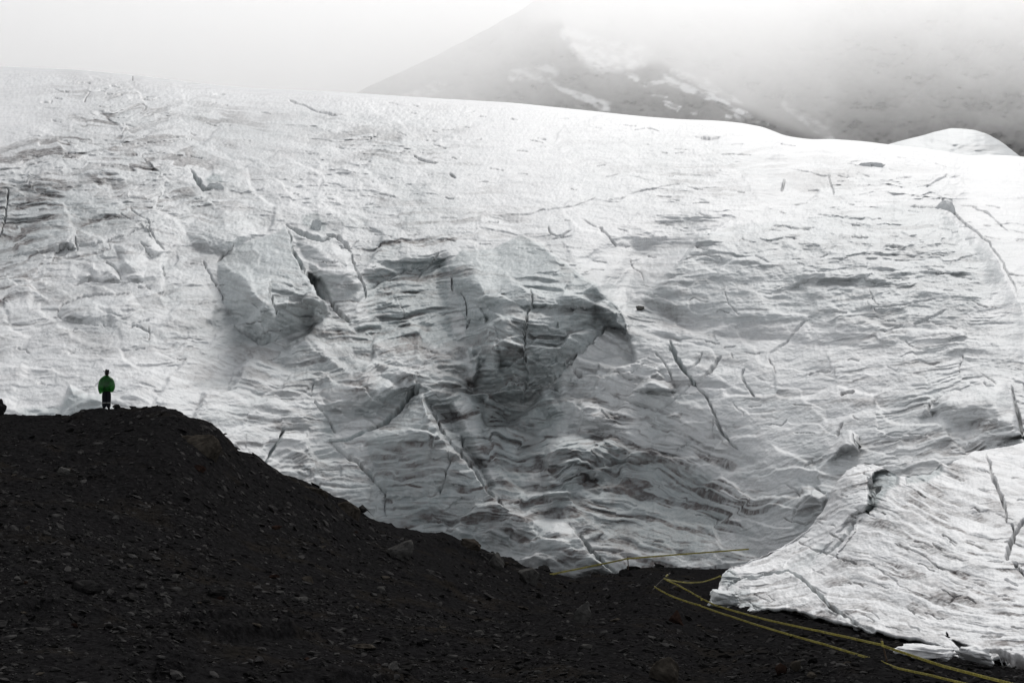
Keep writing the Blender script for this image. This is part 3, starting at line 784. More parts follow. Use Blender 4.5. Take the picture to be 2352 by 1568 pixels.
ampT = idw([(1680, 1310, .4), (1720, 1370, 1.3), (1760, 1300, .7), (1850, 1220, 1.2), (1920, 1140, 1.6), (1960, 1100, 1.3), (1900, 1260, .7), (1850, 1360, .9), (1800, 1320, .5), (1950, 1420, 1.1), (2000, 1300, .8), (2100, 1200, .6), (2150, 1150, .8), (2050, 1400, .7), (2150, 1330, 1.1), (2250, 1330, 1.2), (2330, 1250, .9), (2330, 1360, 1.2), (2300, 1100, .5), (2200, 1450, .5), (2120, 1440, .5), (2320, 1450, .9)])
sT2, sT3, sT4 = strata(pht, 15, 153, gu), strata(pht, 7, 155, gu), strata(pht, 3.8, 157, gu)
ledT = 3.0 * th(strata(pht, 34, 151, gu), 3) + 3.4 * th(sT2, 4) + 2.6 * th(sT3, 4) + 1.6 * th(sT4, 3)
T.warp += ampT * ledT * 0.62 * (0.3 + 0.8 * sstep(-.4, .4, fbm(gu / 70, gv / 40, 161, 3)))
T.warp += 8 * fbm(gu / 90, gv / 50, 171, 2)
T.disp += 3.2 * (ridged(gu / 50, gv / 26, 173, 3) - .45) + 1.6 * fbm(gu / 13, gv / 8, 175, 3) + 0.6 * fbm(gu / 4, gv / 3, 177, 2)
ashT = idw([(1680, 1310, .15), (1720, 1370, .45), (1760, 1300, .2), (1850, 1220, .2), (1920, 1140, .3), (1850, 1360, .25), (1950, 1430, .5), (2000, 1300, .28), (2100, 1200, .3), (2150, 1150, .35), (2050, 1400, .25), (2150, 1330, .5), (2250, 1340, .5), (2330, 1250, .4), (2330, 1370, .55), (2300, 1080, .16), (2200, 1450, .16), (2320, 1450, .45)])
bandT = sstep(0.06, 0.26, 0.5 * strata(pht + 3, 20, 181, gu) - 0.6 * sT2 - 0.8 * sT3 - 0.6 * sT4 + 0.5 * strata(pht, 4.5, 185, gu))
T.dirt += np.clip(ashT * 2.2 * bandT * (.3 + .8 * sstep(-.3, .45, fbm(gu / 45, gv / 26, 187, 4))), 0, .92)
block(T, [(1664, 1402), (1676, 1345), (1698, 1330), (1764, 1316), (1812, 1311), (1851, 1341), (1889, 1373), (1934, 1411), (1968, 1442), (1962, 1466), (1840, 1432), (1726, 1414)], [1.2, 3, 5, 5, 4, 3, 3, 2, .8, .2, .2, .6], 44, 7)
block(T, [(1660, 1345), (1658, 1318), (1676, 1302), (1714, 1290), (1764, 1268), (1814, 1244), (1860, 1212), (1880, 1220), (1830, 1270), (1800, 1305), (1740, 1318), (1690, 1330)], [1.4, 1.4, .8, .4, .2, .2, .2, 3, 4, 3, 1.2, 1.0], 30, 6)
block(T, [(1889, 1180), (1904, 1139), (1919, 1109), (1944, 1079), (1971, 1067), (2002, 1066), (1998, 1120), (1990, 1172), (1950, 1200), (1905, 1250), (1870, 1290), (1850, 1270)], [.6, .6, .6, .5, .3, 6, 6, 3, 3, 2.4, 1.2, .6], 44, 6)
block(T, [(1900, 1278), (1911, 1258), (1939, 1226), (1973, 1190), (1990, 1180), (1965, 1215), (1935, 1255), (1915, 1285)], [1, 1, 1, .8, 4, 4, 4, 2], 16, 3)
paint(T.macro, [(1995, 1100), (2008, 1084), (2040, 1080), (2064, 1092), (2062, 1114), (2035, 1128), (2020, 1152), (2008, 1176), (1988, 1176)], -46, 5, 'add')
paint(T.macro, [(2082, 1094), (2136, 1086), (2160, 1070), (2168, 1084), (2134, 1106), (2086, 1114)], -20, 4, 'add')
paint(T.macro, [(2188, 1470), (2200, 1473), (2230, 1486), (2208, 1500)], -40, 2.5, 'add')
paint(T.macro, [(1852, 1285), (1880, 1245), (1905, 1260), (1890, 1285), (1860, 1310), (1820, 1312)], -12, 8, 'add')
CT = lambda *a, **k: crack(T, *a, **k)
CT([(2352, 1193), (2334, 1221), (2314, 1256), (2311, 1284)], [10, 12, 14, 8], 16, taper=False); CT([(2322, 1288), (2352, 1320), (2380, 1340)], 9, 12)
CT([(1814, 1311), (1851, 1341), (1889, 1373), (1934, 1411), (1964, 1430), (2014, 1450)], [8, 12, 13, 12, 9, 5], 13, ice=.4, step=5, L=18)
CT([(1971, 1191), (1939, 1228), (1911, 1261), (1897, 1278)], [9, 9, 8, 6], 13, ice=.3)
CT([(2264, 1041), (2274, 1071), (2284, 1106), (2301, 1139), (2306, 1174), (2310, 1200)], [4, 7, 10, 9, 8, 5], 14); CT([(2320, 1200), (2330, 1225)], 5, 9)
CT([(1990, 1180), (1999, 1150), (2006, 1132), (2025, 1118)], [12, 16, 12, 5], 22, ice=.9); CT([(1987, 1092), (1994, 1112)], 6, 12)
CT([(1860, 1262), (1890, 1265), (1935, 1282), (1970, 1290)], 4, 7, dirt=.4); CT([(2050, 1246), (2105, 1270), (2150, 1300), (2200, 1318)], 4, 7, dirt=.5); CT([(2176, 1390), (2195, 1374), (2212, 1366)], 4, 7, dirt=.4)
CT([(2251, 1489), (2290, 1497), (2330, 1512), (2360, 1522)], [8, 16, 18, 20], 24, dirt=.85, taper=False); CT([(2255, 1118), (2100, 1092)], .5, .5); CT([(2310, 1330), (2340, 1345)], 5, 8)  # dark slit by the lower edge: its shade is painted in
CT([(1666, 1356), (1698, 1331), (1764, 1317), (1812, 1311)], [8, 8, 9, 6], 15, ice=.5, taper=False); CT([(1672, 1348), (1672, 1376), (1690, 1400)], 6, 10, ice=.5)
for k in range(150):
    u_ = rs.uniform(1680, 2620); v_ = rs.uniform(1060, 1500); l_ = rs.uniform(6, 26); a_ = R(rs.normal(24 if u_ < 2250 else 8, 8))
    CT([(u_ + t * l_ * math.cos(a_), v_ + t * l_ * math.sin(a_) + rs.normal(0, 1.2)) for t in (-1, -.3, .4, 1)], rs.uniform(2, 4), rs.uniform(2, 5), dirt=rs.choice([.2, .45, .7]))
for pts, a, f in [([(1995, 1096), (2010, 1084), (2040, 1082), (2063, 1092), (2062, 1114), (2035, 1128), (2018, 1150), (2008, 1176), (1990, 1176)], .85, 5), ([(2082, 1094), (2136, 1086), (2160, 1070), (2168, 1084), (2134, 1106), (2086, 1114)], .8, 4),
                  ([(1660, 1345), (1658, 1316), (1676, 1304), (1700, 1322), (1690, 1345)], .8, 6), ([(1680, 1350), (1720, 1360), (1760, 1400), (1700, 1405)], .6, 8), ([(1810, 1310), (1885, 1245), (1905, 1262), (1860, 1310)], .4, 10)]:
    paint(T.ice, pts, a, f)

T.dirt = np.clip(np.maximum(T.dirt, hairlines(pht, 121) * np.clip(.16 + 1.0 * ashT, 0, .8)), 0, .92)

def tongue_mesh():
    us = np.concatenate([np.arange(1640, 2645, 1.5), np.arange(2645, 3700, 6.0)])
    nr = 420
    vt = np.interp(us, *zip(*TOPL)); vb = np.interp(us, *zip(*BOTL))
    vt = vt + 2.2 * fbm(us / 16, us * 0 + 3.3, 190, 3)
    vb = vb - 25 * sstep(1700, 1800, us) * sstep(2215, 2150, us)
    vb = vb + 4.0 * fbm(us / 30, us * 0 + 7.1, 191, 4)
    s = np.linspace(0, 1, nr)[:, None]
    U = np.repeat(us[None], nr, 0); V = vt[None] + s * (vb - vt)[None]
    ctrl = [(1655, 1390, 64), (1726, 1409, 55.5), (1839, 1426, 48.8), (1964, 1461, 44), (2114, 1491, 41.2), (2199, 1509, 39.7), (2352, 1526, 37.8), (2600, 1558, 34.5), (3700, 1690, 26),
            (1659, 1318, 72), (1714, 1291, 74), (1764, 1270, 75), (1814, 1246, 75), (1889, 1174, 73), (1904, 1139, 73), (1944, 1079, 73), (2004, 1065, 71), (2064, 1095, 64), (2134, 1090, 62.5), (2199, 1057, 63), (2264, 1034, 64), (2352, 1017, 65), (2600, 980, 67), (3700, 850, 72),
            (1812, 1312, 63), (2000, 1300, 52.5), (2200, 1250, 49.5), (2352, 1300, 45.5), (2600, 1300, 43)]
    f = tps_fit([c[:2] for c in ctrl], [1.0 / c[2] for c in ctrl], 1e-4)
    cx, cy = U - U0, V - V0
    D = 1.0 / f(U, V + bilin(T.warp, cx, cy) * sstep(0, .04, s) * sstep(1, .97, s))
    ma = bilin(T.macro, cx, cy) * 2.4
    px = D / FPX
    P0 = rays(U, V) * D[..., None]
    vd = P0 / np.linalg.norm(P0, axis=-1, keepdims=True)
    P1 = P0 - vd * (ma * px)[..., None]
    P = P1 + grid_normals(P0) * (bilin(T.disp, cx, cy) * px)[..., None]
    # undercut foot: the edge turns under and runs back over the ground
    foot = []
    e = P[-1]
    for (dz, dy) in ((-.05, -.02), (-.10, .05), (-.14, .22), (-.16, .5), (-.3, 1.2), (-.7, 2.2), (-3.0, 2.8)):
        b = e.copy(); b[:, 2] += dz * (0.75 + 0.6 * vnoise(us / 17, us * 0, 192)); b[:, 1] += dy; b[:, 0] *= (b[:, 1] / e[:, 1])
        foot.append(b)
    back = []
    t0 = P[0]
    for (k, dz) in ((.25, -.03), (.8, -.25), (2.0, -1.2), (4.5, -4.0), (7, -9.5)):
        b = t0.copy(); b[:, 1] += k; b[:, 0] *= b[:, 1] / t0[:, 1]; b[:, 2] += dz
        back.insert(0, b)
    Pf = np.concatenate([np.array(back), P, np.array(foot)], 0)
    dirt = bilin(T.dirt, cx, cy); ice = bilin(T.ice, cx, cy)
    pad = lambda a, lo: np.concatenate([np.repeat(a[:1], 5, 0), a, np.repeat(np.array([.25, .6, .9, .95, .95, .95, .95])[:, None] if lo > .7 else np.full((7, 1), lo), a.shape[1], 1)], 0)  # foot rows darkened: shade under the overhanging edge put into the colour
    o = mesh_arrays('glacier_tongue', Pf.reshape(-1, 3), grid_faces(*Pf.shape[:2], flip=True), M_ICE_NEAR, True, {'dirt': pad(dirt, .75), 'ice': pad(ice, .6)})
    tag(o, 'bright snow covered ice slab sloping down to the taped path at lower right', 'glacier', kind='structure')
tongue_mesh()

# ------------------------------------------------------------------ dark moraine ground
SIL = [(-800, 965), (-420, 958), (-200, 955), (0, 947), (37, 952), (87, 954), (160, 954), (175, 944), (195, 938), (225, 935), (275, 936), (310, 934), (325, 936), (362, 932), (377, 936), (400, 945), (438, 965), (467, 970), (482, 974), (500, 988), (525, 1013), (545, 1037), (575, 1043), (588, 1044), (608, 1058),
       (650, 1090), (680, 1094), (700, 1106), (733, 1114), (763, 1130), (813, 1157), (850, 1186), (900, 1197), (913, 1206), (958, 1218), (1001, 1224), (1018, 1223), (1038, 1232), (1053, 1240), (1073, 1242), (1113, 1261), (1148, 1276), (1176, 1281), (1201, 1298), (1224, 1306), (1241, 1308), (1271, 1318), (1301, 1324), (1324, 1329),
       (1351, 1325), (1384, 1319), (1406, 1317), (1441, 1312), (1478, 1305), (1508, 1299), (1551, 1300), (1591, 1296), (1651, 1288), (1724, 1284), (1800, 1278), (2000, 1268), (2750, 1262), (3400, 1262)]
GC = [(-300, 955, 62), (0, 947, 64), (250, 936, 65), (362, 931, 64), (482, 972, 63), (545, 1037, 64), (650, 1089, 66.5), (763, 1127, 70), (850, 1186, 74), (1000, 1224, 79), (1148, 1276, 85), (1240, 1306, 90), (1324, 1329, 95), (1441, 1311, 107), (1551, 1299, 113), (1651, 1286, 119), (1800, 1278, 124), (2200, 1266, 126), (2700, 1262, 126), (3400, 1262, 126), (-800, 965, 58), (3400, 1640, 27), (-800, 1568, 23),
      (-300, 1200, 42), (0, 1200, 42), (300, 1200, 46), (600, 1250, 49), (1000, 1400, 46), (0, 1568, 25), (400, 1568, 27), (800, 1568, 29), (1200, 1568, 31), (1600, 1568, 32), (2030, 1525, 36), (2352, 1568, 33.2), (2700, 1590, 31),
      (1300, 1450, 43), (1503, 1360, 63), (1611, 1405, 57), (1655, 1341, 79), (1664, 1405, 59.5), (1730, 1420, 53.5), (1840, 1440, 47.8), (1964, 1474, 43), (2114, 1504, 40), (2199, 1521, 38.4), (2352, 1541, 36.4), (1900, 1568, 32.6), (1300, 1360, 76), (1148, 1310, 76), (2352, 1320, 68), (2100, 1330, 70), (1900, 1330, 74), (2700, 1320, 68), (-300, 1568, 25), (0, 1720, 19), (1176, 1720, 23), (2352, 1720, 24)]
gfun = tps_fit([c[:2] for c in GC], [1.0 / c[2] for c in GC], 2e-4)
def moraine_mesh():
    us = np.arange(-800, 3400, 3.0)
    nr = 470
    vt = np.interp(us, *zip(*SIL)) + 1.8 * fbm(us / 9, us * 0 + 1.7, 200, 3)
    s = np.linspace(0, 1, nr)[:, None] ** 1.05
    U = np.repeat(us[None], nr, 0); V = vt[None] + s * (1720 - vt)[None]
    D = 1.0 / gfun(U, V)
    P0 = rays(U, V) * D[..., None]
    N = grid_normals(P0)
    x, y = P0[..., 0], P0[..., 1]
    sl = np.maximum(0, ridged((x * .8 + .6 * y) / 7.0, (y * .5 - .9 * x) / 2.2, 213, 3) - .52) * sstep(-.1, .35, fbm(x / 9, y / 14, 214, 3))
    rise = 1.1 * sl + 0.30 * fbm(x / 5.5, y / 8, 201, 3) + 0.16 * (ridged((x + .5 * y) / 3.2, (y - .3 * x) / 4.5, 203, 3) - .4) + 0.10 * fbm(x / .8, y / 1.0, 205, 3) + 0.03 * fbm(x / .25, y / .3, 207, 2)
    k = 0.55 + 0.45 * sstep(0, 0.03, s)
    P = P0 + N * (rise * k)[..., None]
    back = []
    t0 = P[0]
    for (kk, dz) in ((.6, -.2), (1.6, -.8), (4, -2.6), (9, -6), (18, -11), (34, -17)):
        b = t0.copy(); b[:, 1] += kk; b[:, 0] *= b[:, 1] / t0[:, 1]; b[:, 2] = np.maximum(t0[:, 2] + dz, -18.5)
        back.insert(0, b)
    fr = []
    e = P[-1]
    for q in (.15, .35, .6, .85, 1.1, 1.5, 2.5):
        b = e.copy(); b[:, 1] = e[:, 1] * (1 - q); b[:, 0] = e[:, 0] * (1 + .4 * q); b[:, 2] = e[:, 2] * (1 - .62 * min(q, 1)) - 0.3 * fbm(b[:, 0] / 3, b[:, 1] / 3, 209, 3)
        fr.append(b)
    Pf = np.concatenate([np.array(back), P, np.array(fr)], 0)
    o = mesh_arrays('moraine', Pf.reshape(-1, 3), grid_faces(*Pf.shape[:2], flip=True), M_SCREE, True)
    tag(o, 'near black slope of loose shale and grit across the bottom', 'moraine', kind='structure')
    return P, U, V, N
MP, MU, MV, MN = moraine_mesh()
def mor(u, v):
    return on_grid(MP, MU, MV, u, v)

# one wide sheet under everything, out to the horizon
def ground_sheet():
    n = 60
    a = np.linspace(-1, 1, n); a = np.sign(a) * np.abs(a) ** 3 * 24000
    X, Y = np.meshgrid(a, a)
    r = np.hypot(X, Y)
    Z = -21 - 2 * sstep(200, 3000, r)
    o = mesh_arrays('ground', np.stack([X, Y, Z], -1).reshape(-1, 3), grid_faces(n, n), M_SCREE, True)
    tag(o, 'bare stony ground stretching away beneath the ice', 'ground', kind='structure')
ground_sheet()

# ------------------------------------------------------------------ far slopes in the cloud
def mountain_material():
    m, nt, b = new_mat('far_rock')
    snow_cloud = attr_node(nt, 'snow')
    geo = nt.nodes.new('ShaderNodeNewGeometry')
    n = noise_node(nt, geo.outputs['Position'], 0.012, 6, 0.6)
    rock = mixc(nt, maprange(nt, n, .3, .7), (0.035, 0.035, 0.036), (0.06, 0.058, 0.057))
    c = mixc(nt, snow_cloud, rock, (0.78, 0.79, 0.80))
    nt.links.new(c, b.inputs['Base Color'])
    b.inputs['Roughness'].default_value = 0.9
    b.inputs['Specular IOR Level'].default_value = 0.1
    return m
M_FAR = mountain_material()
SPUR = [(1290, 60), (1330, 140), (1390, 160), (1450, 168), (1490, 158), (1520, 158), (1550, 172), (1575, 190), (1640, 228), (1740, 272), (1850, 318), (1990, 345)]
def mountain():
    us = np.arange(700, 2760, 4.0)
    RID = [(700, 330), (780, 250), (820, 213), (900, 174), (1000, 128), (1060, 98), (1100, 75), (1180, 34), (1230, 0), (1290, -22), (2760, -26)]
    vt = np.interp(us, *zip(*RID)) + 3 * fbm(us / 40, us * 0, 300, 4)
    nr = 240
    s = np.linspace(0, 1, nr)[:, None]
    U = np.repeat(us[None], nr, 0)
    V = vt[None] + s * (420 - vt)[None]
    D = 1480 * np.exp((340 - V) / 340 * 0.95)
    spv = np.interp(U, *zip(*SPUR))
    above = sstep(-2, 26, spv - V) * sstep(2050, 1700, U) * sstep(1180, 1330, U)
    D = D * (1 + 0.4 * above) * (1 + 0.8 * sstep(1350, 850, U))
    D = D * (1 + 0.07 * fbm(U / 60, V / 45, 301, 4) + 0.025 * (ridged(U / 38 + V / 50, V / 90 - U / 90, 302, 4) - .4))
    P = rays(U, V) * D[..., None]
    snow_cloud = 0.75 * sstep(.15, .45, fbm(U / 46 + V / 60, V / 15 - U / 60, 303, 4))
    def streak(pts, w, a):
        nonlocal snow_cloud
        d, _, t = pl_dist(pts, U + 5 * fbm(U / 16, V / 10, 305, 3), V + 4 * fbm(U / 16, V / 10, 307, 3))
        snow_cloud = np.maximum(snow_cloud, a * (1 - sstep(.5, 1.3, d / np.interp(t, np.linspace(0, 1, len(np.atleast_1d(w))), np.atleast_1d(w)))))
    snow_cloud *= 0.05
    for pts, w, a in [([(1180, 175), (1260, 168)], [14, 22], .7), ([(1258, 180), (1290, 205), (1340, 224), (1390, 246)], [8, 5, 10, 14], .75), ([(1440, 168), (1462, 182)], [5, 8], .8), ([(1480, 194), (1520, 190)], 5, .7),
                      ([(1528, 182), (1590, 208), (1640, 226), (1690, 252), (1720, 268)], [10, 9, 9, 8, 7], .8), ([(1545, 165), (1620, 195), (1700, 240)], [8, 14, 6], .6), ([(1500, 218), (1530, 222)], 3, .8), ([(1530, 232), (1562, 246)], 4, .8), ([(1528, 243), (1556, 252)], 4, .8), ([(1670, 265), (1680, 268)], 4, .8), ([(1690, 268), (1706, 276)], 6, .8), ([(1740, 282), (1760, 284)], 5, .7), ([(1590, 262), (1596, 262)], 4, .7),
                      ([(1300, 78), (1380, 130), (1470, 130)], [18, 40, 26], .85), ([(900, 240), (1010, 198)], [10, 16], .6), ([(1800, 240), (1890, 300), (1910, 320)], [8, 14, 10], .35)]:  # broad first streak is a cloud puff painted onto the slope as snow
        streak(pts, w, a)
    snow_cloud = snow_cloud * (0.25 + 0.75 * sstep(-.35, .25, fbm(U / 22 + V / 40, V / 12 - U / 40, 309, 4)))
    back = P[0].copy(); back[:, 1] *= 1.2; back[:, 0] *= 1.2; back[:, 2] = -25
    Pf = np.concatenate([back[None], P], 0)
    o = mesh_arrays('mountain', Pf.reshape(-1, 3), grid_faces(*Pf.shape[:2], flip=True), M_FAR, True, {'snow': np.concatenate([snow_cloud[:1], snow_cloud], 0)})
    tag(o, 'dark rocky mountain streaked with snow, its summit lost in cloud', 'mountain', kind='structure')
mountain()

def snow_dome():
    us = np.arange(1900, 2480, 3.0)
    RID = [(1900, 372), (1960, 352), (2039, 332), (2080, 321), (2114, 313), (2150, 302), (2187, 294), (2215, 296), (2244, 300), (2270, 309), (2294, 322), (2316, 338), (2337, 355), (2370, 380), (2480, 440)]
    vt = np.interp(us, *zip(*RID))
    k = np.ones(7) / 7
    vt = np.convolve(np.pad(vt, 3, 'edge'), k, 'valid') + .7 * fbm(us / 14, us * 0, 311, 2)
    nr = 120
    s = np.linspace(0, 1, nr)[:, None]
    U = np.repeat(us[None], nr, 0); V = vt[None] + s ** 1.5 * (450 - vt)[None]
    D = 760 - 260 * np.sqrt(s) + 0 * U
    D = D * (1 + .012 * fbm(U / 40, V / 12, 313, 3) * np.minimum(1, s * 6))
    P = rays(U, V) * D[..., None]
    b1 = P[0].copy(); b1 *= 1.03; b1[:, 2] -= 3
    b2 = P[0].copy(); b2 *= 1.2; b2[:, 2] -= 40
    Pf = np.concatenate([b2[None], b1[None], P], 0)
    z = np.zeros(Pf.shape[:2])
    d = 0.25 * sstep(.1, .5, fbm(U / 60 + V / 30, V / 5, 315, 3)) * (U > 2200)
    o = mesh_arrays('snow_dome', Pf.reshape(-1, 3), grid_faces(*Pf.shape[:2], flip=True), M_ICE, True, {'dirt': np.concatenate([z[:2], d], 0), 'ice': z + .4})
    tag(o, 'smooth rounded snow dome rising behind the right skyline', 'hill', kind='structure')
snow_dome()

# ------------------------------------------------------------------ stones
M_SHALE = stone_material('shale', (0.010, 0.0096, 0.0098), (0.032, 0.031, 0.0302))
M_BROWN = stone_material('brown_stone', (0.018, 0.0155, 0.013), (0.044, 0.039, 0.033))
M_RUST = stone_material('rusty_stone', (0.014, 0.0088, 0.0075), (0.027, 0.017, 0.0135))
M_PALE = stone_material('pale_stone', (0.035, 0.034, 0.033), (0.075, 0.073, 0.069))
rr = random.Random(3)
def rock_mesh(name, mat, flat=0.45, n=14, sub=0, sharp=1.0, tone=0.5, seed=0, rough=0.0):
    g = random.Random(seed)
    bm = bmesh.new()
    for i in range(n):
        v = Vector((g.gauss(0, 1), g.gauss(0, 1), g.gauss(0, 1))).normalized()
        r = 0.5 * g.uniform(0.8, 1.05)
        m = max(abs(v.x), abs(v.y), abs(v.z))
        v = v.lerp(v / m, 0.45 * sharp) * r
        bm.verts.new((v.x, v.y * g.uniform(.7, 1), v.z * flat))
    bmesh.ops.convex_hull(bm, input=bm.verts[:])
    for v in [v for v in bm.verts if not v.link_faces]: bm.verts.remove(v)
    if sub:
        bmesh.ops.bevel(bm, geom=bm.edges[:], offset=0.03, segments=1, affect='EDGES')
        bmesh.ops.triangulate(bm, faces=bm.faces[:])
        for k in range(sub):
            bmesh.ops.subdivide_edges(bm, edges=bm.edges[:], cuts=1, use_grid_fill=True)
        off = Vector((g.uniform(0, 50), g.uniform(0, 50), g.uniform(0, 50)))
        bm.normal_update()
        for v in bm.verts:
            lay_ = math.sin((v.co.z + .3 * v.co.x) * 46 + 3 * mnoise.noise(v.co * 4 + off))
            v.co += v.normal * rough * (0.6 * mnoise.fractal(v.co * 5 + off, 0.8, 2.1, 4) + .22 * lay_)
    me = bpy.data.meshes.new(name)
    bmesh.ops.triangulate(bm, faces=bm.faces[:])
    bm.to_mesh(me); bm.free()
    a = me.attributes.new('tone', 'FLOAT', 'POINT')
    a.data.foreach_set('value', np.full(len(me.vertices), tone, np.float32))
    if mat: me.materials.append(mat)
    return me

def surf_frame(u, v):
    j = int(np.clip(round((u - MU[0, 0]) / 3.0), 0, MU.shape[1] - 1)); i = int(np.argmin(np.abs(MV[:, j] - v)))
    return Vector(MP[i, j]), Vector(MN[i, j])

# loose grit and shale chips over the whole slope
def gravel():
    temps = []
    for k in range(26):
        me = rock_mesh('t', None, flat=rr.uniform(.22, .6), n=rr.randint(9, 12), sharp=.8, seed=100 + k)
        co = np.empty(len(me.vertices) * 3, np.float32); me.vertices.foreach_get('co', co)
        tri = np.array([p.vertices[:] for p in me.polygons], np.int32)
        temps.append((co.reshape(-1, 3), tri)); bpy.data.meshes.remove(me)
    g = np.random.RandomState(11)
    N = 75000
    u = g.uniform(-200, 2550, N); sv = g.rand(N) ** 0.8
    VV, FF, TT = [], [], []
    base = 0
    dens = fbm(u / 130, sv * 6, 401, 3)
    for q in range(N):
        j = int((u[q] - MU[0, 0]) / 3.0); i = int(sv[q] * (MU.shape[0] - 2))
        if MV[i, j] > 1620: continue
        if dens[q] < -0.25 and g.rand() < .7: continue
        p = MP[i, j]
        co, tri = temps[g.randint(26)]
        sz = 0.040 * math.exp(g.normal(0, .75)) * (p[1] / 38.0) ** 0.75 * (1.25 if dens[q] > .2 else 1.0)
        sz = min(sz, .3)
        a = g.uniform(0, 6.283); c, s = math.cos(a), math.sin(a)
        t1, t2 = g.normal(0, .22), g.normal(-.1, .22)
        w = co * sz * np.array([g.uniform(1.0, 1.9), 1, 1])
        w = np.stack([w[:, 0] * c - w[:, 1] * s, w[:, 0] * s + w[:, 1] * c, w[:, 2] + w[:, 0] * t1 + w[:, 1] * t2], -1)
        nn = MN[i, j]
        w[:, 2] -= (w[:, 0] * nn[0] + w[:, 1] * nn[1]) / max(nn[2], .4)
        w = w + p
        w[:, 2] += sz * .10
        VV.append(w); FF.append(tri + base); TT.append(np.full(len(w), np.clip(g.gamma(1.3, .42), 0, 2.6)))
        base += len(w)
    o = mesh_arrays('gravel', np.concatenate(VV), np.concatenate(FF), M_SHALE, False, {'tone': np.concatenate(TT)})
    tag(o, 'countless small dark shale chips littering the moraine slope', 'gravel', kind='stuff')
gravel()

def put_rock(name, me, u, v, wpx, hpx, label, cat='boulder', rz=0.0, tilt=(0, 0), sink=.25, group=None, deep=None):
    """wpx, hpx: how wide and how high the rock shows, in picture px"""
    p, n = surf_frame(u, v)
    px = p.y / FPX
    o = bpy.data.objects.new(name, me)
    COL.objects.link(o)
    dx, dy, dz = [max(1e-4, d) for d in (me_dim(me))]
    w = wpx * px; h = hpx * px
    dp = deep * w if deep else w * .8
    o.scale = (w / dx, dp / dy, h / dz)
    o.rotation_euler = (tilt[0], tilt[1], rz)
    o.location = p + Vector((0, dp * .2, h * (.5 - sink)))
    return tag(o, label, cat, group)
def me_dim(me):
    co = np.empty(len(me.vertices) * 3, np.float32); me.vertices.foreach_get('co', co); co = co.reshape(-1, 3)
    return co.max(0) - co.min(0)

